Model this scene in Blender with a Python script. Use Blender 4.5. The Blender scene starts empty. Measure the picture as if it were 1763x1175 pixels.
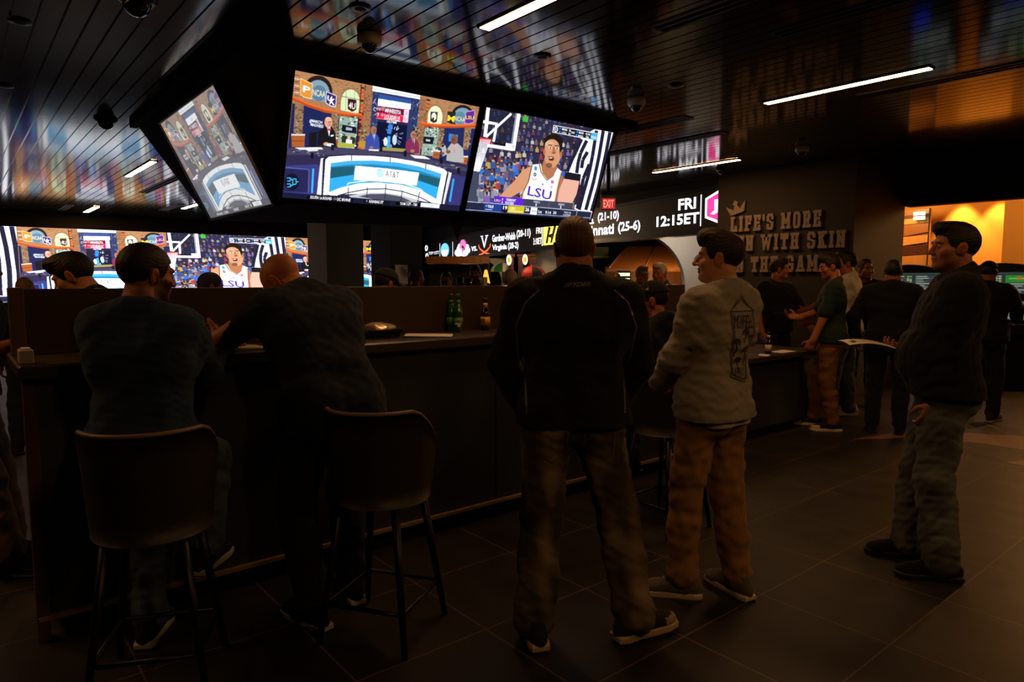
import bpy, math, random
import numpy as np
from mathutils import Vector, Matrix
from mathutils.bvhtree import BVHTree

# ------------------------------------------------------------------ camera, world, exposure
SC = bpy.context.scene
COL = SC.collection
CAM_H = 1.53
PITCH = math.atan(105.5 / 1175.0)
cam_data = bpy.data.cameras.new('camera')
cam_data.sensor_width = 36.0
cam_data.lens = 36.0 * 1175.0 / 1763.0
cam_data.clip_start = 0.05
cam_data.clip_end = 200
cam = bpy.data.objects.new('camera', cam_data)
COL.objects.link(cam)
cam.location = (0, 0, CAM_H)
cam.rotation_euler = (math.pi / 2 - PITCH, 0, 0)
SC.camera = cam
SC.view_settings.view_transform = 'Standard'
SC.view_settings.look = 'None'
SC.view_settings.gamma = 1.0
SC.view_settings.use_curve_mapping = False
SC.view_settings.exposure = 0.0
world = bpy.data.worlds.new('world')
SC.world = world
world.use_nodes = True
world.node_tree.nodes['Background'].inputs['Color'].default_value = (0.9, 0.6, 0.4, 1)
world.node_tree.nodes['Background'].inputs['Strength'].default_value = 0.0
try:
    SC.cycles.max_bounces = 6
    SC.cycles.diffuse_bounces = 3
    SC.cycles.glossy_bounces = 3
    SC.cycles.transmission_bounces = 4
    SC.cycles.transparent_max_bounces = 4
    SC.cycles.caustics_reflective = False
    SC.cycles.caustics_refractive = False
    SC.cycles.sample_clamp_indirect = 3.0
    SC.cycles.use_denoising = True
except Exception:
    pass
LED = 58.0        # radiance of the warm ceiling strips
SCREEN = 1.0      # radiance of a white pixel on the screens
CEIL = 3.1

# building axes: U runs along the bar counter, V along the ceiling planks
ANG = math.radians(50.6)
UX, UY = math.sin(ANG), math.cos(ANG)
def W(u, v, z=0.0):
    return Vector((u * UX - v * UY, u * UY + v * UX, z))
YAW_U = math.atan2(UY, UX)      # rotation that turns local +x into U (and +y into V)

# ------------------------------------------------------------------ colours and materials
def lin(c):
    if isinstance(c, str):
        c = [int(c[i:i + 2], 16) / 255 for i in (0, 2, 4)]
    return tuple(x / 12.92 if x <= 0.04045 else ((x + 0.055) / 1.055) ** 2.4 for x in c)

MATS = {}
def mat(name, color=None, rough=0.6, metal=0.0, noise=0.0, nscale=30, bump=0.0, bscale=200, attr=False,
        emit=0.0, spec=0.5, coat=0.0, trans=0.0, ior=1.45, sheen=0.0, mono=None):
    if name in MATS:
        return MATS[name]
    m = bpy.data.materials.new(name)
    m.use_nodes = True
    nt = m.node_tree
    b = nt.nodes['Principled BSDF']
    b.inputs['Roughness'].default_value = rough
    b.inputs['Metallic'].default_value = metal
    b.inputs['Specular IOR Level'].default_value = spec
    b.inputs['IOR'].default_value = ior
    b.inputs['Coat Weight'].default_value = coat
    b.inputs['Transmission Weight'].default_value = trans
    b.inputs['Sheen Weight'].default_value = sheen
    src = None
    if attr:
        a = nt.nodes.new('ShaderNodeAttribute')
        a.attribute_name = 'Col'
        src = a.outputs['Color']
    else:
        c = lin(color)
        b.inputs['Base Color'].default_value = (*c, 1)
    if noise > 0:
        tc = nt.nodes.new('ShaderNodeTexCoord')
        n = nt.nodes.new('ShaderNodeTexNoise')
        n.inputs['Scale'].default_value = nscale
        n.inputs['Detail'].default_value = 4
        nt.links.new(tc.outputs['Object'], n.inputs['Vector'])
        mr = nt.nodes.new('ShaderNodeMapRange')
        mr.inputs['To Min'].default_value = 1 - noise
        mr.inputs['To Max'].default_value = 1 + noise
        nt.links.new(n.outputs['Fac'], mr.inputs['Value'])
        mx = nt.nodes.new('ShaderNodeMix')
        mx.data_type = 'RGBA'
        mx.blend_type = 'MULTIPLY'
        mx.inputs[0].default_value = 1
        if src is not None:
            nt.links.new(src, mx.inputs[6])
        else:
            mx.inputs[6].default_value = (*lin(color), 1)
        nt.links.new(mr.outputs['Result'], mx.inputs[7])
        src = mx.outputs[2]
    if src is not None and emit == 0:
        nt.links.new(src, b.inputs['Base Color'])
    if bump > 0:
        tc = nt.nodes.new('ShaderNodeTexCoord')
        n = nt.nodes.new('ShaderNodeTexNoise')
        n.inputs['Scale'].default_value = bscale
        n.inputs['Detail'].default_value = 3
        nt.links.new(tc.outputs['Object'], n.inputs['Vector'])
        bp = nt.nodes.new('ShaderNodeBump')
        bp.inputs['Strength'].default_value = bump
        bp.inputs['Distance'].default_value = 0.01
        nt.links.new(n.outputs['Fac'], bp.inputs['Height'])
        nt.links.new(bp.outputs['Normal'], b.inputs['Normal'])
    if emit > 0:
        b.inputs['Emission Strength'].default_value = emit
        if src is not None:
            nt.links.new(src, b.inputs['Emission Color'])
            b.inputs['Base Color'].default_value = (0.01, 0.01, 0.01, 1)
        else:
            b.inputs['Emission Color'].default_value = (*lin(color), 1)
    MATS[name] = m
    return m

# ------------------------------------------------------------------ mesh helpers
class MB:
    """Collects shapes and links them as ONE mesh object."""
    def __init__(self):
        self.v, self.f, self.s = [], [], []
    def add(self, verts, faces, smooth=False):
        o = len(self.v)
        self.v += [tuple(p) for p in verts]
        for q in faces:
            self.f.append(tuple(i + o for i in q))
            self.s.append(smooth)
        return self
    def box(self, c, size, yaw=0.0, M=None, bevel=0.0):
        sx, sy, sz = [d / 2 for d in size]
        if bevel > 0:
            b = min(bevel, sx * .9, sy * .9, sz * .9)
            pts = []
            for z, k in ((-sz, b), (-sz + b, 0), (sz - b, 0), (sz, b)):
                x, y = sx - k, sy - k
                c2 = b * .6
                pts += [(x - c2, -y, z), (x, -y + c2, z), (x, y - c2, z), (x - c2, y, z), (-x + c2, y, z), (-x, y - c2, z), (-x, -y + c2, z), (-x + c2, -y, z)]
            fs = [tuple(range(7, -1, -1)), tuple(range(24, 32))]
            for r in range(3):
                for i in range(8):
                    j = (i + 1) % 8
                    fs.append((r * 8 + i, r * 8 + j, r * 8 + 8 + j, r * 8 + 8 + i))
        else:
            pts = [(x, y, z) for z in (-sz, sz) for x, y in ((-sx, -sy), (sx, -sy), (sx, sy), (-sx, sy))]
            fs = [(3, 2, 1, 0), (4, 5, 6, 7), (0, 1, 5, 4), (1, 2, 6, 5), (2, 3, 7, 6), (3, 0, 4, 7)]
        if M is None:
            M = Matrix.Rotation(yaw, 3, 'Z')
        c = Vector(c)
        return self.add([c + M @ Vector(p) for p in pts], fs)
    def prism(self, poly, z0, z1, M=None, c=(0, 0, 0)):
        """poly in local xy extruded along local z; M maps local to parent."""
        n = len(poly)
        M = M or Matrix.Identity(3)
        c = Vector(c)
        pts = [c + M @ Vector((x, y, z0)) for x, y in poly] + [c + M @ Vector((x, y, z1)) for x, y in poly]
        fs = [tuple(range(n - 1, -1, -1)), tuple(range(n, 2 * n))]
        fs += [(i, (i + 1) % n, n + (i + 1) % n, n + i) for i in range(n)]
        return self.add(pts, fs)
    def hexa(self, p):
        """eight corners: bottom loop 0-3, top loop 4-7"""
        return self.add(p, [(3, 2, 1, 0), (4, 5, 6, 7), (0, 1, 5, 4), (1, 2, 6, 5), (2, 3, 7, 6), (3, 0, 4, 7)])
    def tube(self, pts, r, n=8, caps=True):
        pts = [Vector(p) for p in pts]
        rs = r if isinstance(r, (list, tuple)) else [r] * len(pts)
        vs, fs = [], []
        up = Vector((0, 0, 1))
        for i, p in enumerate(pts):
            a = pts[max(i - 1, 0)]
            b = pts[min(i + 1, len(pts) - 1)]
            d = (b - a).normalized()
            ref = up if abs(d.z) < .95 else Vector((1, 0, 0))
            s = d.cross(ref).normalized()
            t = s.cross(d)
            for k in range(n):
                a_ = 2 * math.pi * k / n
                vs.append(p + (s * math.cos(a_) + t * math.sin(a_)) * rs[i])
        for i in range(len(pts) - 1):
            for k in range(n):
                j = (k + 1) % n
                fs.append((i * n + k, i * n + j, i * n + n + j, i * n + n + k))
        if caps:
            fs.append(tuple(range(n - 1, -1, -1)))
            fs.append(tuple((len(pts) - 1) * n + k for k in range(n)))
        return self.add(vs, fs, True)
    def lathe(self, prof, n=24, c=(0, 0, 0), M=None):
        M = M or Matrix.Identity(3)
        c = Vector(c)
        vs, fs = [], []
        for r, z in prof:
            for k in range(n):
                a = 2 * math.pi * k / n
                vs.append(c + M @ Vector((r * math.cos(a), r * math.sin(a), z)))
        for i in range(len(prof) - 1):
            for k in range(n):
                j = (k + 1) % n
                fs.append((i * n + k, i * n + j, i * n + n + j, i * n + n + k))
        if prof[0][0] > 1e-5:
            fs.append(tuple(range(n - 1, -1, -1)))
        if prof[-1][0] > 1e-5:
            fs.append(tuple((len(prof) - 1) * n + k for k in range(n)))
        return self.add(vs, fs, True)
    def mesh(self, name):
        me = bpy.data.meshes.new(name)
        me.from_pydata([tuple(p) for p in self.v], [], self.f)
        me.polygons.foreach_set('use_smooth', self.s)
        me.update()
        return me
    def build(self, name, m, parent=None, **props):
        me = self.mesh(name)
        me.materials.append(m)
        return put(name, me, parent, **props)

def put(name, me, parent=None, **props):
    o = bpy.data.objects.new(name, me)
    COL.objects.link(o)
    if parent is not None:
        o.parent = parent
    for k, v in props.items():
        o[k] = v
    return o
def thing(name, label, cat, loc=(0, 0, 0), yaw=0.0, group=None):
    o = bpy.data.objects.new(name, None)
    COL.objects.link(o)
    o.empty_display_size = 0.1
    o.location = loc
    o.rotation_euler = (0, 0, yaw)
    o['label'] = label
    o['category'] = cat
    if group:
        o['group'] = group
    return o
def tag(o, label, cat, group=None):
    o['label'] = label
    o['category'] = cat
    if group:
        o['group'] = group
    return o
def dup(root, loc, yaw, label, group=None, name=None):
    """a copy of a thing with copies of its parts and sub-parts"""
    r = root.copy()
    COL.objects.link(r)
    r.location = loc
    r.rotation_euler = (0, 0, yaw)
    r['label'] = label
    if group:
        r['group'] = group
    for ch in list(root.children):
        c = ch.copy()
        COL.objects.link(c)
        c.parent = r
        for g in ch.children:
            d = g.copy()
            COL.objects.link(d)
            d.parent = c
    return r
def struct(name, mb, m):
    return mb.build(name, m, kind='structure')
def arr_mesh(name, V, Q, col=None, smooth=True):
    me = bpy.data.meshes.new(name)
    V = np.asarray(V, np.float32)
    Q = np.asarray(Q, np.int32)
    me.vertices.add(len(V))
    me.vertices.foreach_set('co', V.ravel())
    k = Q.shape[1]
    me.loops.add(Q.size)
    me.loops.foreach_set('vertex_index', Q.ravel())
    me.polygons.add(len(Q))
    me.polygons.foreach_set('loop_start', np.arange(0, Q.size, k, dtype=np.int32))
    try:
        me.polygons.foreach_set('loop_total', np.full(len(Q), k, np.int32))
    except Exception:
        pass
    me.polygons.foreach_set('use_smooth', np.full(len(Q), smooth))
    me.update(calc_edges=True)
    if col is not None:
        a = me.attributes.new('Col', 'FLOAT_COLOR', 'POINT')
        c4 = np.ones((len(V), 4), np.float32)
        c4[:, :3] = col
        a.data.foreach_set('color', c4.ravel())
    return me

# ------------------------------------------------------------------ lettering (outline triangles of a word)
_TXT = {}
def text_tris(s, bold=0.0, res=2):
    key = (s, bold, res)
    if key in _TXT:
        return _TXT[key]
    cu = bpy.data.curves.new('word', 'FONT')
    cu.body = s
    cu.offset = bold
    cu.resolution_u = res
    ob = bpy.data.objects.new('word', cu)
    COL.objects.link(ob)
    bpy.context.view_layer.update()
    dg = bpy.context.evaluated_depsgraph_get()
    me = ob.evaluated_get(dg).to_mesh()
    me.calc_loop_triangles()
    P = np.array([v.co[:2] for v in me.vertices], float)
    T = np.array([t.vertices[:] for t in me.loop_triangles], int)
    ob.evaluated_get(dg).to_mesh_clear()
    bpy.data.objects.remove(ob)
    bpy.data.curves.remove(cu)
    lo, hi = P.min(0), P.max(0)
    P = (P - lo) / (hi - lo)
    _TXT[key] = (P, T)
    return P, T

# ------------------------------------------------------------------ picture painter for the screens
class Pic:
    """paints in quadrilateral coordinates and keeps a flat w x h picture"""
    def __init__(s, w, h, quad=None, bg=(0, 0, 0)):
        s.w, s.h = w, h
        s.a = np.zeros((h, w, 3), np.float32)
        s.a[:] = lin(bg)
        if quad is None:
            quad = [(0, 0), (1, 0), (1, 1), (0, 1)]
        A, b = [], []
        for (x, y), (X, Y) in zip(quad, [(0, 0), (w, 0), (w, h), (0, h)]):
            A.append([x, y, 1, 0, 0, 0, -X * x, -X * y]); b.append(X)
            A.append([0, 0, 0, x, y, 1, -Y * x, -Y * y]); b.append(Y)
        hh = np.linalg.solve(np.array(A, float), np.array(b, float))
        s.H = np.append(hh, 1).reshape(3, 3)
    def m(s, pts):
        p = np.c_[np.array(pts, float), np.ones(len(pts))] @ s.H.T
        return p[:, :2] / p[:, 2:]
    def fill(s, P, col, al=1.0):
        P = np.asarray(P)
        x0, y0 = np.maximum(np.floor(P.min(0)).astype(int), 0)
        x1, y1 = np.minimum(np.ceil(P.max(0)).astype(int) + 1, [s.w, s.h])
        if x1 <= x0 or y1 <= y0:
            return
        X, Y = np.meshgrid(np.arange(x0, x1) + .5, np.arange(y0, y1) + .5)
        ins = np.zeros(X.shape, bool)
        n = len(P)
        for i in range(n):
            (ax, ay), (bx, by) = P[i], P[(i + 1) % n]
            if ay == by:
                continue
            c = (ay > Y) != (by > Y)
            ins ^= c & (X < (bx - ax) * (Y - ay) / (by - ay) + ax)
        sub = s.a[y0:y1, x0:x1]
        sub[ins] = sub[ins] * (1 - al) + np.array(lin(col), np.float32) * al
    def poly(s, pts, col, al=1.0):
        s.fill(s.m(pts), col, al)
    def ell(s, cx, cy, rx, ry, col, a0=0, a1=360, al=1.0):
        t = np.radians(np.linspace(a0, a1, 28))
        s.poly(np.c_[cx + rx * np.cos(t), cy - ry * np.sin(t)], col, al)
    def line(s, pts, wd, col, al=1.0):
        for (ax, ay), (bx, by) in zip(pts[:-1], pts[1:]):
            L = math.hypot(bx - ax, by - ay) or 1
            nx, ny = -(by - ay) / L * wd / 2, (bx - ax) / L * wd / 2
            s.poly([(ax + nx, ay + ny), (bx + nx, by + ny), (bx - nx, by - ny), (ax - nx, ay - ny)], col, al)
    def text(s, t, tl, tr, bl, col, bold=0.02):
        P, T = text_tris(t, min(bold, .018))
        tl, tr, bl = np.array(tl, float), np.array(tr, float), np.array(bl, float)
        Q = s.m(bl + P[:, :1] * (tr - tl) + P[:, 1:] * (tl - bl))
        for a in T:
            s.fill(Q[a], col)
    def speckle(s, amp, seed, bricks=0):
        r = np.random.RandomState(seed)
        s.a *= 1 + amp * (r.rand(s.h, s.w, 1).astype(np.float32) - .5)
    def down(s, k):
        return s.a.reshape(s.h // k, k, s.w // k, k, 3).mean((1, 3))

def screen_mesh(name, img, width, height, gain=1.0, lift=0.0, desat=0.0):
    """flat picture surface in local xz, origin at the lower left corner, facing -y"""
    h, w = img.shape[:2]
    X, Z = np.meshgrid(np.linspace(0, width, w), np.linspace(height, 0, h))
    V = np.c_[X.ravel(), np.zeros(w * h), Z.ravel()]
    i = np.arange(w * h).reshape(h, w)
    Q = np.c_[i[1:, :-1].ravel(), i[1:, 1:].ravel(), i[:-1, 1:].ravel(), i[:-1, :-1].ravel()]
    c = img.reshape(-1, 3)
    g = c.mean(1, keepdims=True)
    c = (c * (1 - desat) + g * desat) * gain + lift
    return arr_mesh(name, V, Q, c, smooth=False)
# ------------------------------------------------------------------ the two broadcast pictures
def paint_studio():
    p = Pic(960, 540, [(112, 46), (1630, 306), (1475, 1132), (18, 1032)], 'a87a55')
    r = random.Random(3)
    for i in range(1500):                      # brickwork
        x, y = r.uniform(60, 1640), r.uniform(40, 520)
        k = r.uniform(.55, 1.25)
        p.poly([(x, y), (x + 20, y + 3), (x + 20, y + 10), (x, y + 7)],
               (min(1, .62 * k), min(1, .43 * k), min(1, .30 * k)), .7)
    p.poly([(95, 300), (660, 395), (640, 660), (60, 660)], '1b2350')
    p.poly([(1160, 450), (1600, 480), (1560, 780), (1140, 690)], '1d2656')
    # left round window and pennants
    p.ell(300, 210, 118, 125, '241a18'); p.ell(300, 225, 96, 105, '7d97a8')
    p.poly([(190, 262), (420, 300), (420, 345), (190, 300)], 'a07450')
    for k in range(7):
        p.line([(110, 85 + 26 * k), (150, 92 + 26 * k)], 9, 'd8b8a0' if k % 2 else '8a4a30')
    p.ell(310, 222, 58, 62, '53788e')
    p.text('NCAA', (258, 190), (362, 206), (258, 240), 'd6cdb8', .03)
    p.poly([(158, 106), (258, 150), (250, 268), (200, 262), (158, 238)], 'f0c890')
    p.poly([(163, 115), (253, 154), (246, 260), (202, 254), (163, 234)], 'd9882c')
    p.text('P', (182, 162), (242, 178), (178, 212), 'ffffff', .05)
    p.poly([(366, 204), (454, 238), (446, 328), (405, 322), (364, 298)], 'd8d4e8')
    p.poly([(371, 211), (449, 242), (441, 320), (404, 314), (369, 294)], '33246a')
    p.text('U', (380, 238), (416, 246), (376, 276), 'ffffff', .06)
    p.text('K', (400, 256), (442, 266), (396, 304), 'ffffff', .06)
    # arched window with maroon banner
    p.ell(565, 270, 82, 92, '8f6a48'); p.ell(565, 272, 74, 84, 'cfdcae')
    p.poly([(488, 270), (641, 285), (630, 376), (486, 350)], 'cfdcae')
    for x in (530, 600):
        p.line([(x, 200), (x - 4, 360)], 4, '8a9a74')
    p.line([(488, 240), (640, 268)], 5, '54564a')
    p.poly([(543, 258), (614, 268), (612, 345), (578, 362), (543, 340)], '3a141c')
    p.text('4U', (552, 285), (606, 294), (550, 335), 'e8e0e0', .04)
    # trusses
    for a, b in (((652, 148), (624, 650)), ((686, 152), (652, 650))):
        p.line([a, b], 8, '3a1712')
    for k in range(15):
        y = 165 + k * 33
        x = 654 - k * 1.95
        p.poly([(x, y), (x + 32, y + 4), (x + 31, y + 21), (x - 1, y + 17)], 'd8491a' if k % 3 else '5a1c12')
    for k in range(15):
        y = 250 + k * 30
        x = 1190 - k * 2
        p.poly([(x, y), (x + 28, y + 4), (x + 27, y + 20), (x - 1, y + 16)], 'c5431a' if k % 3 else '4a1a12')
    # brick piers and the big centre board
    p.poly([(690, 156), (748, 166), (722, 590), (655, 580)], '9a6c4a')
    p.poly([(1132, 236), (1190, 240), (1160, 640), (1086, 660)], '9a6c4a')
    for i in range(500):
        x, y = r.choice([(r.uniform(668, 735), r.uniform(170, 575)), (r.uniform(1112, 1175), r.uniform(250, 640))])
        k = r.uniform(.5, 1.2)
        p.poly([(x, y), (x + 14, y + 2), (x + 14, y + 8), (x, y + 6)], (.6 * k, .42 * k, .3 * k), .7)
    p.poly([(746, 200), (1132, 252), (1096, 660), (720, 640)], '2a3560')
    p.poly([(745, 155), (1137, 222), (1134, 256), (743, 196)], 'eef2f6')
    p.line([(744, 178), (1136, 240)], 5, 'a0b2c0')
    for i in range(60):
        x, y = r.choice([(r.uniform(745, 782), r.uniform(215, 460)), (r.uniform(1060, 1120), r.uniform(290, 560))])
        p.line([(x, y), (x + r.uniform(8, 22), y + r.uniform(-25, 25))], 4, r.choice(['c8d4e4', '5a6a90', '10142c', '8fa2c2']))
    p.poly([(795, 220), (1060, 262), (1058, 300), (790, 262)], '2c4d94')
    p.poly([(792, 255), (1060, 292), (1056, 338), (788, 312)], 'f4f6fa')
    p.text('AT&T', (905, 286), (972, 294), (904, 312), '9cc4de')
    p.poly([(787, 310), (1046, 340), (1042, 392), (782, 362)], 'e9d0dc')
    p.poly([(787, 310), (1006, 336), (1001, 388), (782, 360)], '6a1038')
    p.text('10', (788, 322), (812, 326), (787, 345), 'f2d8e2', .03)
    p.poly([(818, 318), (846, 322), (842, 352), (814, 346)], 'c86a6a')
    p.text('MINNESOTA', (852, 328), (980, 346), (849, 360), 'f8eef2', .03)
    p.poly([(781, 360), (1042, 390), (1037, 440), (776, 410)], 'efc8d4')
    p.poly([(781, 360), (1000, 386), (995, 434), (776, 408)], 'd6224c')
    p.text('7', (786, 368), (800, 370), (785, 392), 'ffffff', .04)
    p.poly([(818, 372), (838, 375), (836, 394), (816, 390)], 'e88a90')
    p.text('LOUISVILLE', (846, 376), (972, 394), (843, 414), 'fff4f6', .03)
    p.text('38', (1012, 350), (1036, 353), (1010, 378), 'b0a0b8', .03)
    p.text('33', (1008, 400), (1032, 403), (1006, 428), 'b0a0b8', .03)
    p.poly([(776, 410), (1036, 440), (1034, 458), (774, 428)], '2a2048')
    p.text('HALFTIME', (866, 422), (946, 432), (864, 442), 'f4f4fa', .02)
    p.poly([(790, 432), (1034, 460), (1020, 660), (760, 640)], '0c1230')
    for i in range(46):
        a = r.uniform(0, 6.28)
        rr = r.uniform(40, 105)
        x, y = 905 + rr * math.cos(a), 540 + rr * math.sin(a)
        p.line([(905 + (x - 905) * .7, 540 + (y - 540) * .7), (x, y)], 4, r.choice(['8ea4c8', '30406c', 'c4d0e2', '182040']))
    p.poly([(880, 452), (912, 456), (900, 530), (868, 526)], '2f7ad6')
    p.poly([(872, 545), (896, 547), (890, 650), (862, 648)], '3fa0ea')
    p.ell(856, 590, 16, 34, 'd6dde8'); p.ell(930, 575, 18, 40, 'c0cadb')
    p.poly([(800, 630), (1030, 645), (1026, 664), (790, 650)], '8a9448')
    # right arched window and pennants
    p.ell(1262, 388, 72, 96, '8f6a48'); p.ell(1262, 390, 62, 86, 'dcdcba')
    p.poly([(1202, 390), (1322, 400), (1316, 446), (1198, 440)], 'dcdcba')
    p.poly([(1224, 350), (1284, 352), (1276, 430), (1248, 438), (1222, 424)], '2c2b26')
    p.ell(1252, 388, 20, 30, 'e8e4d4'); p.poly([(1240, 392), (1256, 400), (1250, 424), (1236, 418)], '2c2b26')
    p.ell(1490, 385, 96, 92, '241a18'); p.ell(1490, 392, 78, 76, '6f94a8')
    p.poly([(1364, 345), (1434, 350), (1428, 440), (1396, 446), (1362, 428)], '20242c')
    p.text('M', (1368, 374), (1424, 384), (1364, 420), 'f0cf2c', .05)
    p.ell(1470, 396, 46, 50, '58808f')
    p.text('NCAA', (1424, 380), (1512, 392), (1422, 418), 'd4ccb8', .03)
    p.poly([(1514, 344), (1596, 330), (1586, 432), (1542, 446), (1504, 440)], 'b890c8')
    p.poly([(1520, 350), (1589, 338), (1580, 426), (1542, 438), (1511, 433)], '5c2a86')
    p.text('LSU', (1516, 376), (1586, 380), (1514, 404), 'f2c640', .03)
    # orange ledges
    for k, (dy, c) in enumerate(((0, 'e0642a'), (14, 'b3471a'))):
        pts = [(95, 244 + dy), (220, 296 + dy), (360, 338 + dy), (520, 366 + dy), (660, 374 + dy)]
        p.poly(pts + [(x, y + 18) for x, y in pts[::-1]], c)
        pts = [(1142, 430 + dy), (1270, 446 + dy), (1420, 448 + dy), (1600, 440 + dy)]
        p.poly(pts + [(x, y + 14) for x, y in pts[::-1]], c)
    # stone columns, monitors, boxes
    for q in ([(118, 305), (188, 318), (178, 540), (108, 530)], [(415, 368), (472, 376), (462, 560), (405, 560)], [(650, 480), (702, 486), (690, 590), (640, 590)],
              [(1100, 470), (1140, 476), (1128, 560), (1096, 540)], [(1296, 476), (1342, 482), (1316, 640), (1280, 630)], [(1510, 470), (1566, 474), (1540, 650), (1496, 640)]):
        p.poly(q, '8a6c50')
        for i in range(40):
            x = r.uniform(q[0][0], q[1][0] - 8) - 6; y = r.uniform(q[0][1], q[2][1] - 8)
            p.poly([(x, y), (x + 16, y + 2), (x + 14, y + 12), (x, y + 10)], r.choice(['b39674', '5a4430', '9b7c5c', '3c2c22']), .8)
    p.text('MARCH', (252, 424), (340, 438), (248, 446), 'eef0fa', .03)
    p.text('MADNESS', (248, 452), (350, 468), (244, 474), 'eef0fa', .03)
    p.ell(244, 440, 10, 16, '9fb2e4')
    for q in ([(478, 395), (628, 410), (604, 650), (466, 640)], [(1180, 480), (1300, 488), (1262, 700), (1150, 690)]):
        p.poly(q, '8fa49a')
        for i in range(70):
            x = r.uniform(q[0][0], q[1][0] - 12); y = r.uniform(q[0][1], q[2][1] - 12)
            p.ell(x, y, 8, 6, r.choice(['d9e6e4', '3b5a52', '1c2a34', 'b9ccb0', '6a8a54']))
    p.poly([(500, 460), (618, 480), (614, 532), (496, 515)], '12161e')
    p.poly([(532, 480), (582, 488), (580, 508), (530, 502)], '9aa8c0')
    p.poly([(1170, 545), (1258, 550), (1246, 606), (1164, 600)], '12161e')
    p.poly([(1190, 565), (1226, 570), (1222, 586), (1188, 582)], 'a8b4c4')
    p.poly([(500, 545), (610, 560), (606, 610), (496, 600)], '24301e'); p.ell(556, 562, 14, 16, 'd0a890'); p.poly([(534, 575), (582, 580), (580, 610), (530, 606)], 'f0f0ee')
    p.poly([(466, 600), (606, 610), (600, 640), (464, 636)], 'a6a63c')
    p.poly([(640, 585), (690, 590), (684, 640), (634, 634)], 'b08a2c')
    for q in ([(90, 545), (200, 545), (196, 640), (96, 640)], [(440, 565), (468, 568), (462, 630), (436, 628)], [(1256, 655), (1310, 660), (1300, 720), (1244, 714)], [(1476, 700), (1542, 700), (1530, 772), (1460, 768)]):
        p.poly(q, 'a4572a')
        p.line([q[0], q[1]], 12, 'd8d0c8'); p.line([((q[0][0] + q[3][0]) / 2, (q[0][1] + q[3][1]) / 2), ((q[1][0] + q[2][0]) / 2, (q[1][1] + q[2][1]) / 2)], 5, '6a3416')
    p.poly([(1380, 520), (1455, 530), (1448, 590), (1376, 580)], '2f80d8')
    # the four presenters
    def seat(cx, cy, s, suit, skin, shirt, flip=1, tie=None):
        p.poly([(cx - 22 * s * flip, cy + 22 * s), (cx + 18 * s * flip, cy + 22 * s), (cx + 40 * s * flip, cy + 52 * s), (cx + 48 * s * flip, cy + 130 * s),
                (cx - 62 * s * flip, cy + 134 * s), (cx - 56 * s * flip, cy + 52 * s)], suit)
        p.poly([(cx - 8 * s, cy + 22 * s), (cx + 12 * s, cy + 22 * s), (cx + 6 * s, cy + 78 * s)], shirt)
        if tie:
            p.line([(cx + 2 * s, cy + 28 * s), (cx + 4 * s, cy + 74 * s)], 6 * s, tie)
        p.ell(cx, cy, 22 * s, 30 * s, skin)
        p.ell(cx + 5 * s * flip, cy + 6 * s, 12 * s, 14 * s, tuple(min(1, x * 1.15) for x in lin(skin)), al=.25)
        for dx in (-1, 9):
            p.ell(cx + (dx + 3) * s * flip, cy - 2 * s, 3.5 * s, 2.4 * s, '2a1a14')
        p.line([(cx + 2 * s * flip, cy + 14 * s), (cx + 13 * s * flip, cy + 14 * s)], 3 * s, '7a3a30')
    p.poly([(234, 528), (300, 520), (290, 640), (234, 632)], '14141c')
    seat(388, 446, 1.42, '15151a', 'd39a82', 'e9e9ee', 1)
    p.poly([(384, 490), (410, 494), (404, 512), (382, 508)], 'b8474a')
    p.poly([(408, 545), (432, 540), (430, 552), (410, 556)], 'f4f4f4')
    p.ell(372, 614, 22, 14, 'd39a82'); p.ell(405, 620, 30, 12, 'e8e8ec')
    p.ell(388, 420, 26, 16, 'e6b8a4', al=.6)
    seat(757, 502, 1.12, '34489a', '9a6a50', 'cfd6ea', 1, '6a5a8a')
    p.ell(740, 636, 16, 10, '9a6a50')
    seat(1085, 536, 1.1, '7c2a50', 'a8725a', 'd6ccd6', 1, '2a2030')
    p.line([(1074, 534), (1108, 534)], 5, '20181c'); p.ell(1078, 660, 18, 12, 'a8725a')
    seat(1424, 566, 1.35, 'a9a8a8', '7c5038', 'e4b8b8', -1, 'd86a78')
    p.poly([(1320, 640), (1350, 610), (1372, 680), (1330, 700)], 'a9a8a8'); p.ell(1376, 664, 20, 14, '7c5038'); p.ell(1330, 676, 14, 12, '7c5038')
    # desk
    p.poly([(58, 650), (330, 630), (640, 650), (1010, 668), (1300, 720), (1558, 768), (1500, 1130), (20, 1040)], '2b2748')
    p.poly([(60, 650), (330, 636), (700, 660), (1080, 690), (1330, 750), (1540, 790), (1536, 820), (1300, 782), (900, 700), (560, 690), (340, 700), (55, 700)], '3f3c58')
    for i in range(70):
        x = r.uniform(80, 1480); y = 660 + (x - 60) * .085 + r.uniform(-8, 24)
        p.line([(x, y), (x + r.uniform(10, 40), y + 3)], 5, r.choice(['8c8aa6', '6c6a8c', '252240', 'b6a8b4', '544a5c']), .8)
    p.poly([(120, 645), (330, 640), (350, 655), (160, 660)], 'f0eef2'); p.poly([(210, 660), (300, 658), (310, 668), (230, 672)], 'dcd8e0')
    p.poly([(1060, 690), (1180, 700), (1230, 724), (1100, 716)], 'e8e4ea'); p.poly([(720, 650), (800, 654), (800, 664), (720, 660)], 'eeeaf0')
    for x, y in ((424, 640), (260, 705), (820, 645), (1018, 682), (1318, 735), (1465, 812)):
        p.poly([(x - 12, y - 24), (x + 12, y - 22), (x + 12, y + 24), (x - 12, y + 20)], '14121c')
    p.poly([(35, 786), (290, 772), (330, 780), (320, 1020), (20, 1000)], '38377a')
    p.poly([(46, 800), (240, 812), (236, 990), (26, 985)], '23234e')
    p.line([(48, 800), (236, 812), (232, 990)], 7, '5a5ca6')
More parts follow.
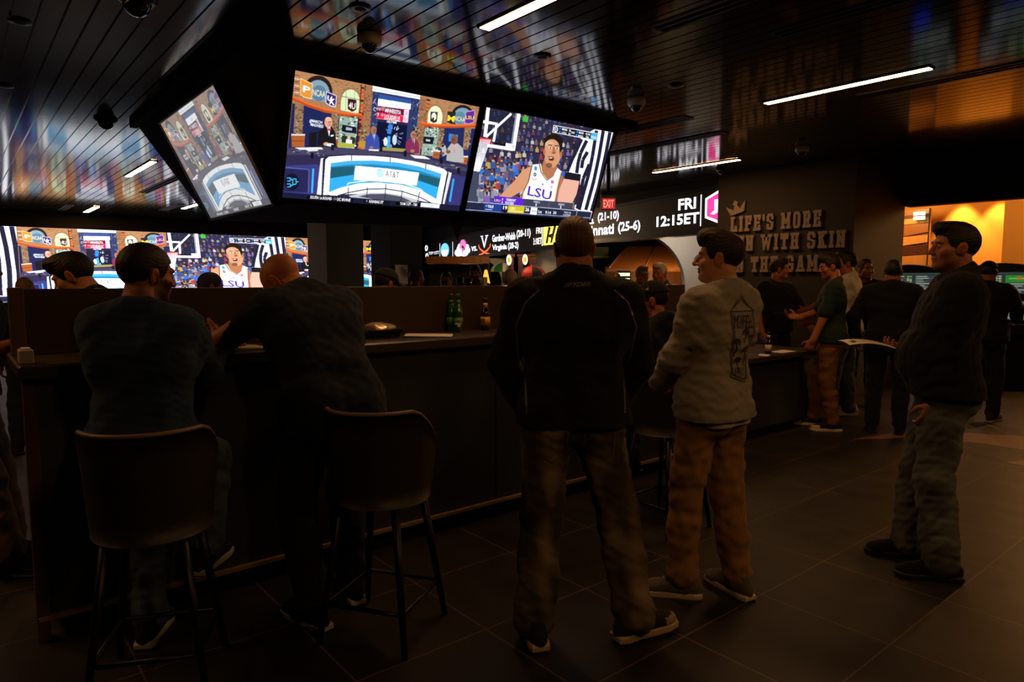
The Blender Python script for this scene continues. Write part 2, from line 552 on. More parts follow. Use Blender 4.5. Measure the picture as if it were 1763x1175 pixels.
    p.line([(270, 806), (262, 994)], 15, '3aaee8')
    p.ell(98, 910, 60, 66, '12132c')
    for k in (0, 1):
        y = 880 + 46 * k
        p.line([(60, y), (88, y), (88, y + 22), (62, y + 24)], 6, '3ec0f2'); p.line([(88, y + 11), (106, y + 11)], 6, '3ec0f2')
    p.line([(106, 891), (106, 937)], 6, '3ec0f2'); p.line([(106, 884), (132, 888), (132, 928), (106, 930)], 6, '3ec0f2'); p.line([(132, 908), (152, 910)], 6, '3ec0f2')
    p.poly([(1404, 840), (1532, 860), (1490, 1120), (1380, 1080)], '34336e'); p.line([(1424, 876), (1396, 1056)], 16, '2f9fe0')
    p.poly([(330, 726), (352, 722), (340, 1010), (300, 1006)], 'dcdce2'); p.poly([(348, 730), (362, 728), (352, 1010), (338, 1010)], '1a1a2a')
    p.poly([(1376, 820), (1408, 830), (1352, 1075), (1316, 1075)], 'd4d4dc'); p.poly([(1360, 820), (1382, 826), (1334, 1076), (1320, 1076)], '181828')
    outer = [(352, 1010), (368, 735), (395, 712), (560, 700), (740, 702), (900, 712), (1080, 738), (1250, 772), (1345, 800), (1370, 824), (1362, 860), (1322, 1076), (1296, 1074), (1080, 1040)]
    p.poly(outer + [(860, 1012), (620, 1000)], 'f3f4f6')
    p.poly([(412, 762), (560, 742), (760, 738), (960, 752), (1140, 782), (1322, 838), (1282, 1036), (1160, 970), (980, 922), (820, 906), (640, 918), (500, 950), (400, 988)], '1e7fae')
    p.poly([(412, 762), (560, 742), (760, 738), (960, 752), (1140, 782), (1322, 838), (1316, 868), (1140, 816), (960, 784), (760, 768), (560, 772), (412, 790)], '3fa6dc')
    p.poly([(412, 796), (606, 784), (596, 860), (408, 880)], '1c5668'); p.poly([(1140, 836), (1314, 880), (1298, 946), (1128, 896)], '1c5668')
    p.poly([(408, 880), (600, 850), (600, 895), (1120, 935), (1128, 890), (1298, 944), (1282, 1036), (1160, 970), (980, 922), (820, 906), (640, 918), (500, 950), (400, 988)], '2fa4e4')
    p.line([(545, 930), (560, 915), (760, 890), (960, 898), (1150, 960), (1170, 976)], 10, 'bfeaff')
    p.poly([(612, 780), (870, 800), (1136, 830), (1118, 932), (860, 905), (600, 892)], 'fbfbfc')
    p.ell(815, 836, 32, 32, '8fd0ec')
    for k in range(4):
        p.line([(784, 818 + 12 * k), (846, 822 + 12 * k)], 4, 'fbfbfc')
    p.text('AT&T', (860, 816), (974, 828), (856, 862), '3a3c40', .0)
    p.poly([(400, 1012), (560, 960), (710, 935), (860, 930), (1000, 945), (1140, 985), (1270, 1060), (1240, 1064), (1130, 1020), (1000, 985), (860, 966), (710, 968), (560, 992), (470, 1014)], 'f3f4f6')
    pts = [(470, 1014), (560, 990), (710, 962), (860, 958), (1000, 978), (1140, 1020), (1250, 1072)]
    p.line(pts, 8, '2a2a38')
    p.poly([(560, 1014), (710, 990), (860, 988), (1000, 1008), (1110, 1040), (1140, 1062), (900, 1060), (600, 1040)], 'b9bcc4')
    p.poly([(640, 1020), (730, 1000), (860, 998), (990, 1018), (1080, 1056), (900, 1062)], '4a4a5c')
    for a, b in (((580, 698), (580, 740)), ((896, 712), (896, 750)), ((1192, 758), (1190, 800)), ((556, 948), (556, 1020)), ((712, 950), (708, 1030)), ((864, 920), (856, 1040)), ((1000, 970), (988, 1060)), ((1144, 980), (1126, 1070))):
        p.line([a, b], 7, '2c2c3a')
    # caption bar
    p.poly([(20, 990), (300, 1008), (620, 1030), (1000, 1058), (1490, 1086), (1475, 1140), (15, 1040)], '161a34')
    p.poly([(225, 1012), (600, 1036), (596, 1066), (220, 1040)], '0a0b14')
    p.text('SOUTH 1st ROUND', (250, 1016), (424, 1028), (248, 1038), 'f4f4f8', .03)
    p.text('13', (438, 1030), (456, 1031), (437, 1048), '9a9cac', .01)
    p.text('UC IRVINE', (466, 1031), (576, 1038), (464, 1054), 'f4f4f8', .03)
    p.poly([(680, 1040), (900, 1056), (896, 1084), (676, 1070)], '10121e')
    p.text('4', (704, 1044), (714, 1045), (703, 1062), '9a9cac', .01)
    p.text('KANSAS ST', (730, 1046), (846, 1054), (728, 1068), 'f4f4f8', .03)
    p.poly([(950, 1056), (1146, 1068), (1142, 1098), (946, 1086)], '06070c')
    p.text('TOM 2 ET - TBS', (984, 1064), (1126, 1072), (981, 1084), 'f4f4f8', .03)
    p.poly([(1156, 1066), (1312, 1078), (1308, 1108), (1153, 1098)], 'f2f3f6')
    p.text('AT&T', (1212, 1078), (1264, 1082), (1210, 1096), '8fb4c8')
    p.speckle(.12, 5)
    return p.a

def paint_game():
    p = Pic(960, 540, [(262, 44), (1574, 244), (1346, 1112), (48, 1046)], '2a2740')
    r = random.Random(8)
    skins = ['c89a80', 'b07a60', '8a5a44', 'd8ac94', '5a3a2c']
    cl = ['3a4a7a', '23263e', '6a6a80', '7c5aa8', '34508c', '8a8a98', '2a6ac0', '903848', 'c0c0cc', '1a1a28', '4a4060', '705868', 'b89a50']
    for row in range(13):
        for k in range(26):
            x = 250 + k * 52 + r.uniform(-16, 16) - row * 9
            y = 90 + row * 68 + r.uniform(-14, 14) + k * 4
            s = .55 + row * .045
            if r.random() < .12:
                continue
            c = r.choice(cl)
            dark = .45 if row < 3 else .8
            p.poly([(x - 22 * s, y + 70 * s), (x - 24 * s, y + 24 * s), (x - 10 * s, y + 14 * s), (x + 10 * s, y + 14 * s), (x + 24 * s, y + 24 * s), (x + 24 * s, y + 70 * s)], c, dark)
            p.ell(x, y, 11 * s, 15 * s, r.choice(skins), al=dark)
            p.ell(x, y - 7 * s, 11 * s, 9 * s, r.choice(['241a18', '4a3a30', '7a2a30', '2a2a3a', '8a8078']), al=dark)
            p.line([(x - 24 * s, y + 72 * s), (x + 30 * s, y + 76 * s)], 16 * s, '17162a', .8)
    p.poly([(640, 118), (700, 120), (694, 175), (640, 170)], '3fa83c'); p.ell(670, 100, 16, 18, 'b08a70')
    p.poly([(150, 640), (190, 640), (182, 950), (70, 950), (120, 700)], '3c4258')
    p.poly([(195, 690), (250, 640), (240, 950), (184, 960)], '9fa4c0', .7)
    for i in range(60):
        x, y = r.uniform(195, 620), r.uniform(520, 900)
        s = r.uniform(.8, 1.3)
        c = r.choice(cl)
        p.poly([(x - 26 * s, y + 76 * s), (x - 28 * s, y + 26 * s), (x - 10 * s, y + 14 * s), (x + 10 * s, y + 14 * s), (x + 28 * s, y + 26 * s), (x + 28 * s, y + 76 * s)], c, .9)
        p.ell(x, y, 13 * s, 17 * s, r.choice(skins))
        p.ell(x, y - 9 * s, 13 * s, 9 * s, r.choice(['2a3050', '4a3a30', '7a2a30', '3a3028']))
    # backboard and hoop
    p.poly([(272, 60), (620, 100), (556, 460), (262, 420)], '1d1f30', .72)
    p.line([(292, 50), (258, 330)], 34, 'f2f4fa'); p.line([(602, 96), (544, 452)], 36, 'f2f4fa'); p.line([(575, 92), (524, 400)], 8, '9aa0b8')
    p.line([(230, 184), (388, 204)], 26, 'f2f4fa'); p.line([(378, 200), (340, 395)], 24, 'f2f4fa')
    p.line([(525, 100), (268, 330)], 22, 'f2f4fa')
    p.poly([(290, 360), (330, 370), (550, 400), (540, 458), (268, 420)], '2c3048'); p.poly([(290, 395), (545, 425), (540, 455), (272, 425)], 'f2f4fa')
    p.poly([(355, 374), (548, 398), (544, 424), (350, 402)], '12142a'); p.poly([(470, 380), (545, 390), (540, 440), (462, 430)], 'e4dcf0')
    p.poly([(196, 335), (325, 350), (318, 376), (192, 360)], 'dc3a3c')
    for k in range(9):
        x = 200 + k * 14
        p.line([(x, 355), (x - 30 + (200 - x) * .3, 520), (x - 55 + (200 - x) * .5, 660)], 7, 'e8e6f0')
        p.line([(x - 4, 370), (x + 26, 400)], 5, 'e05a50')
    p.poly([(150, 560), (215, 540), (196, 670), (136, 650)], 'e4e4ee', .8)
    # player
    skin, skin2 = 'c88f6c', 'a86c4c'
    p.poly([(735, 590), (640, 640), (560, 740), (470, 830), (395, 905), (480, 930), (600, 860), (700, 800)], skin)
    p.poly([(1000, 640), (1062, 690), (1040, 800), (1000, 930), (960, 900)], skin2)
    p.poly([(868, 500), (838, 600), (860, 680), (940, 690), (985, 610), (980, 540)], skin2)
    p.poly([(740, 582), (830, 570), (846, 650), (900, 720), (960, 680), (990, 600), (1046, 640), (1010, 790), (978, 935), (640, 915), (700, 760)], 'f5f5fa')
    for o, c in ((0, '5a3a96'), (9, 'f0c63c')):
        p.line([(738 + o, 585), (700 + o, 745), (642 + o, 860), (636 + o, 905)], 10, c)
        p.line([(1044 - o, 645), (1008 - o, 790), (980 - o, 935)], 10, c)
        p.line([(812 + o * 1.2, 572), (830 + o * 1.2, 650), (872 + o, 705), (892, 728 - o * 1.6), (950 - o, 690), (994 - o * 1.2, 606)], 10, c)
    p.ell(775, 616, 17, 22, '3a8fd8'); p.ell(768, 676, 15, 19, '20202c'); p.ell(768, 676, 5, 9, 'e8e8f0')
    p.line([(742, 716), (756, 728), (786, 716)], 6, '5a3a96')
    p.poly([(936, 724), (966, 730), (962, 762), (932, 756)], 'c86a8c'); p.ell(848, 770, 10, 12, '8a84a8'); p.ell(940, 792, 13, 15, 'b8b4cc')
    p.text('LSU', (704, 788), (948, 832), (688, 880), '4a2fae', .05)
    p.poly([(850, 560), (1000, 590), (960, 690), (900, 722), (846, 660)], skin2)
    p.ell(950, 450, 86, 148, skin)
    p.poly([(868, 430), (1034, 470), (1006, 560), (962, 604), (905, 596), (872, 540)], skin)
    p.ell(952, 360, 92, 80, '1d1512', 0, 200); p.ell(965, 345, 92, 66, '1d1512')
    p.ell(942, 400, 74, 70, skin); p.poly([(1018, 340), (1050, 380), (1040, 450), (1020, 470)], '1d1512'); p.ell(864, 455, 12, 30, skin2); p.ell(1034, 478, 12, 34, skin2)
    p.ell(915, 375, 44, 26, 'dca888', al=.7)
    for x, y in ((926, 412), (994, 416)):
        p.line([(x - 24, y - 26), (x + 18, y - 24)], 9, '2a1a14')
        p.ell(x, y, 17, 9, 'f0e4dc'); p.ell(x, y, 8, 9, '2a1810')
    p.poly([(950, 400), (972, 404), (984, 464), (942, 464)], skin2); p.ell(958, 462, 20, 9, '8a5038')
    p.ell(936, 520, 30, 22, '8a4a3c'); p.ell(936, 518, 22, 12, '2a1412'); p.ell(932, 510, 16, 5, 'f0e8e0')
    p.ell(914, 582, 32, 24, '4a3024', al=.75); p.line([(898, 498), (962, 502)], 7, '5a382a')
    # referee
    p.poly([(1250, 290), (1190, 420), (1110, 600), (1066, 700), (1240, 725), (1236, 780), (1180, 1000), (1346, 1112), (1574, 240), (1380, 220)], 'f4f4fa')
    for a in ([(1245, 318), (1190, 440), (1150, 520), (1100, 640)], [(1300, 330), (1240, 450), (1215, 540), (1200, 650)], [(1310, 440), (1262, 520), (1250, 600)],
              [(1400, 230), (1362, 480), (1330, 640), (1250, 930), (1230, 1010)], [(1470, 230), (1430, 480), (1380, 720), (1300, 1010)],
              [(1540, 240), (1500, 460), (1430, 780), (1360, 1020)], [(1330, 560), (1270, 700), (1240, 860), (1210, 1000)]):
        p.line(a, 36, '1d1d34')
    p.poly([(1085, 640), (1246, 660), (1238, 730), (1066, 708)], '17171f')
    p.poly([(1066, 708), (1230, 728), (1200, 860), (1150, 960), (1000, 940), (1020, 820)], 'dba692')
    p.poly([(1230, 728), (1200, 860), (1176, 960), (1230, 960), (1246, 800)], '2a2030')
    # score bug at the top
    p.poly([(956, 192), (1414, 258), (1404, 330), (944, 264)], 'e8eaf4'); p.poly([(961, 198), (1410, 264), (1400, 324), (950, 258)], '14151f')
    p.ell(980, 232, 22, 27, 'e4e4ea'); p.ell(980, 232, 14, 18, '14151f'); p.ell(980, 232, 6, 9, 'e4e4ea')
    for t, a, b, c in (('MINN', (1046, 218), (1098, 226), (1043, 240)), ('LOU', (1044, 252), (1088, 258), (1042, 276)), ('38', (1116, 230), (1136, 233), (1114, 250)), ('33', (1110, 262), (1130, 265), (1108, 282)),
                       ('HALF', (1140, 246), (1176, 252), (1138, 266)), ('MURR', (1220, 246), (1270, 253), (1217, 266)), ('MARQ', (1212, 278), (1262, 285), (1209, 298)), ('4:30', (1288, 256), (1336, 263), (1285, 276)), ('TBS', (1290, 288), (1322, 293), (1287, 308))):
        p.text(t, a, b, c, 'eef0f6', .02)
    for x, y in ((1024, 224), (1020, 256), (1202, 250), (1194, 282)):
        p.ell(x, y, 9, 11, '2f7ac8')
    p.poly([(1346, 252), (1414, 262), (1404, 330), (1334, 318)], '3aa0e6'); p.text('NCAA', (1348, 280), (1400, 288), (1344, 308), 'f2f8ff', .03)
    # player caption and score strip
    p.poly([(350, 895), (660, 915), (648, 985), (340, 962)], '5a22c4'); p.poly([(660, 915), (1170, 945), (1156, 1015), (648, 985)], '3a3c50')
    p.line([(920, 938), (908, 990)], 4, '70728a')
    p.text('LSU', (352, 924), (412, 930), (350, 946), 'f2cf3a', .03); p.text('0', (430, 916), (442, 917), (428, 936), 'f0f0f8', .02); p.text('3', (426, 945), (438, 946), (424, 965), 'f0f0f8', .02)
    p.text('TREMONT', (472, 916), (574, 924), (468, 940), 'f4f4fa', .03); p.text('WATERS', (462, 946), (552, 952), (458, 970), 'f4f4fa', .03)
    p.text('POINTS', (758, 932), (820, 938), (756, 950), 'd0d2de', .02); p.text('5', (776, 958), (790, 959), (773, 985), 'f4f4fa', .02)
    p.text('ASSISTS', (1012, 950), (1078, 956), (1010, 968), 'd0d2de', .02); p.text('5', (1032, 974), (1046, 975), (1029, 1000), 'f4f4fa', .02)
    p.poly([(68, 952), (345, 965), (1362, 1024), (1344, 1112), (48, 1044)], '20243c')
    p.line([(66, 958), (340, 968), (1362, 1028)], 5, 'c8d0e8'); p.line([(50, 1036), (1348, 1088)], 6, '8ea0c8')
    p.poly([(250, 970), (436, 980), (424, 1052), (240, 1042)], '1f3a86'); p.poly([(430, 982), (494, 986), (482, 1056), (420, 1052)], '14162a')
    p.text('YALE', (284, 984), (344, 988), (281, 1012), 'f4f4fa', .03); p.text('14', (264, 984), (278, 985), (262, 1004), 'c8cce0', .01)
    p.line([(258, 1028), (328, 1032)], 8, 'b0bce0'); p.text('19', (444, 988), (486, 991), (440, 1024), 'ffffff', .03)
    p.poly([(496, 986), (664, 994), (654, 1062), (484, 1054)], 'c8b428'); p.text('LSU', (516, 998), (566, 1001), (513, 1024), 'f6f0c8', .03); p.line([(500, 1036), (640, 1044)], 8, 'f0e8a0')
    p.text('26', (672, 1000), (712, 1003), (668, 1036), 'ffffff', .03)
    p.poly([(730, 998), (796, 1002), (786, 1070), (718, 1066)], 'eef0f4'); p.text('TruTV', (736, 1022), (784, 1026), (733, 1046), '3a3c48', .03)
    p.text('1st', (806, 1022), (844, 1025), (802, 1052), 'f4f4fa', .01); p.text('9:14', (880, 1028), (938, 1032), (876, 1058), 'f4f4fa', .01); p.text('30', (962, 1030), (994, 1033), (958, 1058), 'f4f4fa', .01)
    p.text('YALE 0-0', (1072, 1028), (1146, 1033), (1070, 1046), 'd8dae6', .01); p.text('1st ROUND', (1066, 1052), (1142, 1057), (1064, 1070), 'd8dae6', .01)
    p.line([(1212, 1022), (1196, 1082)], 4, 'b8c0d8')
    p.speckle(.12, 9)
    return p.a
def shrink(a, k):
    return a.reshape(a.shape[0] // k, k, a.shape[1] // k, k, 3).mean((1, 3))
STUDIO, GAME = paint_studio(), paint_game()
# ------------------------------------------------------------------ figures: smooth solid fields turned into one surface
def V3(*a):
    return np.array(a, float)
def unit(a):
    a = np.asarray(a, float)
    return a / (np.linalg.norm(a) + 1e-9)
def rotz(d):
    c, s = math.cos(math.radians(d)), math.sin(math.radians(d))
    return np.array([[c, -s, 0], [s, c, 0], [0, 0, 1.0]])
def rotx(d):
    c, s = math.cos(math.radians(d)), math.sin(math.radians(d))
    return np.array([[1, 0, 0], [0, c, -s], [0, s, c]])
def roty(d):
    c, s = math.cos(math.radians(d)), math.sin(math.radians(d))
    return np.array([[c, 0, s], [0, 1, 0], [-s, 0, c]])

def axis(lo, hi, h, zones=()):
    out = [lo]
    while out[-1] < hi:
        x = out[-1]
        st = h
        for c, r, hh in zones:
            if c - r - h <= x <= c + r:
                st = min(st, hh)
        out.append(x + st)
    return np.array(out)

class Field:
    def __init__(s, lo, hi, h, zones=()):
        s.ax = [axis(lo[i], hi[i], h, [(c[i], r, hh) for c, r, hh in zones]) for i in range(3)]
        s.f = np.full([len(a) for a in s.ax], 9.0, np.float32)
        s.h = h
    def region(s, lo, hi):
        sl = tuple(slice(max(np.searchsorted(s.ax[i], lo[i]) - 1, 0), np.searchsorted(s.ax[i], hi[i]) + 1) for i in range(3))
        X = s.ax[0][sl[0]][:, None, None].astype(np.float32)
        Y = s.ax[1][sl[1]][None, :, None].astype(np.float32)
        Z = s.ax[2][sl[2]][None, None, :].astype(np.float32)
        return sl, X, Y, Z
    def mix(s, sl, d, k, mode):
        a = s.f[sl]
        if a.size == 0:
            return
        if mode == '+':
            if k > 0:
                h = np.clip(.5 + .5 * (a - d) / k, 0, 1)
                s.f[sl] = a * (1 - h) + d * h - k * h * (1 - h)
            else:
                s.f[sl] = np.minimum(a, d)
        else:
            d = -d
            if k > 0:
                h = np.clip(.5 - .5 * (a - d) / k, 0, 1)
                s.f[sl] = a * (1 - h) + d * h + k * h * (1 - h)
            else:
                s.f[sl] = np.maximum(a, d)
    def cap(s, a, b, ra, rb, k=.02, mode='+'):
        a, b = np.asarray(a, float), np.asarray(b, float)
        R = max(ra, rb) + k + s.h * 2
        sl, X, Y, Z = s.region(np.minimum(a, b) - R, np.maximum(a, b) + R)
        ab = b - a
        L2 = max(float(ab @ ab), 1e-9)
        t = np.clip(((X - a[0]) * ab[0] + (Y - a[1]) * ab[1] + (Z - a[2]) * ab[2]) / L2, 0, 1)
        d = np.sqrt((X - a[0] - t * ab[0]) ** 2 + (Y - a[1] - t * ab[1]) ** 2 + (Z - a[2] - t * ab[2]) ** 2) - (ra + (rb - ra) * t)
        s.mix(sl, d, k, mode)
    def ell(s, c, R, r, k=.02, mode='+', pre=None):
        """ellipsoid: centre c, axes in the columns of R, radii r"""
        c, r = np.asarray(c, float), np.asarray(r, float)
        ext = np.sqrt((R ** 2) @ (r ** 2)) + k + s.h * 2
        sl, X, Y, Z = s.region(c - ext, c + ext)
        q = [(X - c[0]) * R[0, i] + (Y - c[1]) * R[1, i] + (Z - c[2]) * R[2, i] for i in range(3)]
        n0 = np.sqrt(sum((q[i] / r[i]) ** 2 for i in range(3)))
        n1 = np.sqrt(sum((q[i] / r[i] ** 2) ** 2 for i in range(3)))
        d = n0 * (n0 - 1) / np.maximum(n1, 1e-5)
        if pre is not None:
            d = np.maximum(d, pre(*q))
        s.mix(sl, d, k, mode)
    def cut(s, p, n, k=0.006):
        """removes what lies on the side n points to"""
        n = unit(n)
        d = (s.ax[0][:, None, None] - p[0]) * n[0] + (s.ax[1][None, :, None] - p[1]) * n[1] + (s.ax[2][None, None, :] - p[2]) * n[2]
        s.f = np.maximum(s.f, d.astype(np.float32))
    def wrinkle(s, amp, freq, seed, zr=1.0):
        r = np.random.RandomState(seed)
        near = np.abs(s.f) < .04
        I = np.nonzero(near)
        P = np.stack([s.ax[i][I[i]] for i in range(3)], 1)
        out = np.zeros(len(P))
        for o in range(4):
            k = r.randn(3); k[2] *= zr; k = k / np.linalg.norm(k) * freq * (1 + .5 * o)
            k2 = r.randn(3) * freq * .4
            out += np.sin(P @ k + r.rand() * 6.3 + 1.6 * np.sin(P @ k2 + r.rand() * 6.3)) / (1 + .45 * o)
        s.f[I] += (amp * out / 2).astype(np.float32)
    def surface(s):
        f = s.f
        nx, ny, nz = f.shape
        ins = f < 0
        c = np.zeros((nx - 1, ny - 1, nz - 1), np.int8)
        for dx in (0, 1):
            for dy in (0, 1):
                for dz in (0, 1):
                    c += ins[dx:nx - 1 + dx, dy:ny - 1 + dy, dz:nz - 1 + dz]
        I = np.nonzero((c > 0) & (c < 8))
        n = len(I[0])
        idx = np.full(c.shape, -1, np.int32)
        idx[I] = np.arange(n)
        val, pos = {}, {}
        for dx in (0, 1):
            for dy in (0, 1):
                for dz in (0, 1):
                    val[dx, dy, dz] = f[I[0] + dx, I[1] + dy, I[2] + dz].astype(float)
        acc = np.zeros((n, 3)); cnt = np.zeros(n)
        keys = list(val)
        for a in keys:
            for ax_ in range(3):
                if a[ax_] == 0:
                    b = list(a); b[ax_] = 1; b = tuple(b)
                    va, vb = val[a], val[b]
                    m = (va < 0) != (vb < 0)
                    t = np.where(m, va / np.where(m, va - vb, 1), 0)
                    for k in range(3):
                        p0 = s.ax[k][I[k] + a[k]]
                        if k == ax_:
                            p0 = p0 + t * (s.ax[k][I[k] + 1] - s.ax[k][I[k]])
                        acc[:, k] += np.where(m, p0, 0)
                    cnt += m
        P = acc / np.maximum(cnt, 1)[:, None]
        Q = []
        for ax_ in range(3):
            o1, o2 = (ax_ + 1) % 3, (ax_ + 2) % 3
            A = [slice(0, -1) if k == ax_ else slice(1, -1) for k in range(3)]
            B = [slice(1, None) if k == ax_ else slice(1, -1) for k in range(3)]
            a, b = ins[tuple(A)], ins[tuple(B)]
            E = np.nonzero(a != b)
            if not len(E[0]):
                continue
            base = [E[k] + (0 if k == ax_ else 1) for k in range(3)]
            q = []
            for d1, d2 in ((0, 0), (1, 0), (1, 1), (0, 1)):
                ii = list(base); ii[o1] = ii[o1] - 1 + d1; ii[o2] = ii[o2] - 1 + d2
                q.append(idx[tuple(ii)])
            q = np.stack(q, 1)
            flip = ~a[E]
            q[flip] = q[flip][:, ::-1]
            Q.append(q)
        Q = np.concatenate(Q)
        return P, Q[(Q >= 0).all(1)]

def solve2(a, t, l1, l2, pole):
    """elbow or knee position for a two bone limb"""
    a, t = np.asarray(a, float), np.asarray(t, float)
    d = t - a
    L = np.linalg.norm(d)
    if L > (l1 + l2) * .999:
        t = a + d / L * (l1 + l2) * .999
        d = t - a
        L = np.linalg.norm(d)
    u = d / L
    x = (l1 * l1 - l2 * l2 + L * L) / (2 * L)
    h = math.sqrt(max(l1 * l1 - x * x, 0))
    p = np.asarray(pole, float)
    p = unit(p - u * (p @ u))
    return a + u * x + p * h, t

class Sk:
    """joints of a figure in its own frame: facing +y, right hand at +x, feet at z = 0"""
    def __init__(s, H=1.78, w=1.0, belly=0.0, pel=None, pyaw=0, lean=0, twist=0, side=0, hyaw=0, hpitch=0, hroll=0,
                 neckf=0.03, footL=None, footR=None, fyawL=8, fyawR=-8, kneeL=None, kneeR=None,
                 handL=None, handR=None, elbL=(-.6, -.5, -.4), elbR=(.6, -.5, -.4), hdL=None, hdR=None, pnL=None, pnR=None, curl=35, arm=1.0, tiptoe=0):
        k = H / 1.78
        s.k, s.w, s.belly, s.curl = k, w, belly, curl
        s.pel = V3(0, 0, .965 * k) if pel is None else V3(*pel)
        Rp = rotz(pyaw)
        s.Rp = Rp
        Rh = Rp @ rotz(twist * .5) @ roty(side * .5) @ rotx(-lean * .5)
        s.Rs = Rp @ rotz(twist) @ roty(side) @ rotx(-lean)
        s.waist = s.pel + Rh @ V3(0, 0, .16 * k)
        s.chest = s.waist + s.Rs @ V3(0, .0, .20 * k)
        s.neckb = s.waist + s.Rs @ V3(0, -.012, .378 * k)
        s.sh = {}
        for n, sg in (('L', -1), ('R', 1)):
            s.sh[n] = s.waist + s.Rs @ V3(sg * .162 * w * k, -.014, .308 * k)
        s.Rh = Rp @ rotz(twist + hyaw) @ rotx(-hpitch) @ roty(hroll)
        Rn = Rp @ rotz(twist + hyaw * .4) @ rotx(-(lean * .5 + hpitch * .5))
        s.head = s.neckb + Rn @ V3(0, neckf, .138 * k)
        s.hip, s.knee, s.ank, s.fyaw = {}, {}, {}, {'L': fyawL, 'R': fyawR}
        for n, sg, ft, kn in (('L', -1, footL, kneeL), ('R', 1, footR, kneeR)):
            s.hip[n] = s.pel + Rp @ V3(sg * .092 * k * (.6 + .4 * w), 0, -.03 * k)
            ft = V3(sg * .12, 0, 0) if ft is None else V3(*ft)
            a = ft + V3(0, 0, .085 * k)
            s.knee[n], s.ank[n] = solve2(s.hip[n], a, .43 * k, .425 * k, Rp @ V3(sg * .15, 1, .1) if kn is None else V3(*kn))
        s.elb, s.wri, s.hd, s.pn = {}, {}, {}, {}
        for n, sg, ht, ep, hd, pn in (('L', -1, handL, elbL, hdL, pnL), ('R', 1, handR, elbR, hdR, pnR)):
            ht = s.sh[n] + s.Rs @ V3(sg * .06, .05, -.53 * k) if ht is None else V3(*ht)
            s.elb[n], s.wri[n] = solve2(s.sh[n], ht, .295 * k * arm, .255 * k * arm, ep)
            s.hd[n] = unit(s.wri[n] - s.elb[n]) if hd is None else unit(hd)
            s.pn[n] = unit(s.Rs @ V3(-sg, 0, 0)) if pn is None else unit(pn)
    def H(s, p):
        return s.head + s.Rh @ (np.asarray(p, float) * s.k)

def torso(F, s, t, k=.05, up=True):
    w, K = s.w, s.k
    X = lambda R, x, y, z: R @ V3(x * K, y * K, z * K)
    F.cap(s.pel + X(s.Rp, -.072 * w, 0, .0), s.pel + X(s.Rp, .072 * w, 0, .0), .112 * K + t, .112 * K + t, k)
    for sg in (-1, 1):
        F.ell(s.pel + X(s.Rp, sg * .07 * w, -.045, -.055), s.Rp, (.09 * K + t, .095 * K + t, .10 * K + t), k)
    b = s.belly
    F.cap(s.waist + X(s.Rs, -.066 * w, b * .35, .0), s.waist + X(s.Rs, .066 * w, b * .35, .0), (.104 + b * .5) * K + t, (.104 + b * .5) * K + t, k)
    if b > 0:
        F.ell(s.waist + X(s.Rs, 0, .05 + b * .6, -.03), s.Rs, (.14 * w * K + t, (.09 + b * .5) * K + t, .14 * K + t), k)
    F.cap(s.chest + X(s.Rs, -.085 * w, 0, -.03), s.chest + X(s.Rs, .085 * w, 0, -.03), .116 * K + t, .116 * K + t, k)
    F.cap(s.chest + X(s.Rs, -.105 * w, -.012, .06), s.chest + X(s.Rs, .105 * w, -.012, .06), .092 * K + t, .092 * K + t, k)
    for sg in (-1, 1):
        F.cap(s.chest + X(s.Rs, sg * .135 * w, -.014, .105), s.neckb + X(s.Rs, sg * .03, -.012, .0), .058 * K + t, .05 * K + t, k)
    F.cap(s.pel, s.chest, .105 * K + t, .105 * K + t, k)

def arms(F, s, t, upto=1.0, k=.012, flare=0.0):
    K, ww = s.k, .55 + .45 * s.w
    for n in 'LR':
        F.cap(s.sh[n], s.sh[n] + (s.elb[n] - s.sh[n]) * .25, .056 * K * ww + t, .054 * K * ww + t, .05)
        e = s.elb[n]
        if upto < .5:
            F.cap(s.sh[n], s.sh[n] + (e - s.sh[n]) * upto * 2, .058 * K * ww + t, .052 * K * ww + t + flare, k)
        else:
            F.cap(s.sh[n], e, .053 * K * ww + t, .043 * K * ww + t, k)
            F.cap(e, e + (s.wri[n] - e) * (upto * 2 - 1), .043 * K * ww + t, .031 * K + t + flare, k)

def legs(F, s, t, k=.03, hem=0.0, toz=0.0):
    K, ww = s.k, .6 + .4 * s.w
    for n in 'LR':
        h, kn, a = s.hip[n], s.knee[n], s.ank[n]
        F.cap(h, kn, .088 * K * ww + t, .056 * K + t + hem * .5, .04)
        F.cap(kn, a + (kn - a) * toz, .054 * K + t + hem * .5, .037 * K + t + hem, k)
        back = unit(np.cross(np.cross(a - kn, h - kn), a - kn)) if np.linalg.norm(np.cross(a - kn, h - kn)) > 1e-3 else V3(0, -1, 0)
        c = kn + (a - kn) * .32
        F.cap(c, c + (a - kn) * .2, .052 * K + t + hem * .4, .045 * K + t + hem * .4, k)

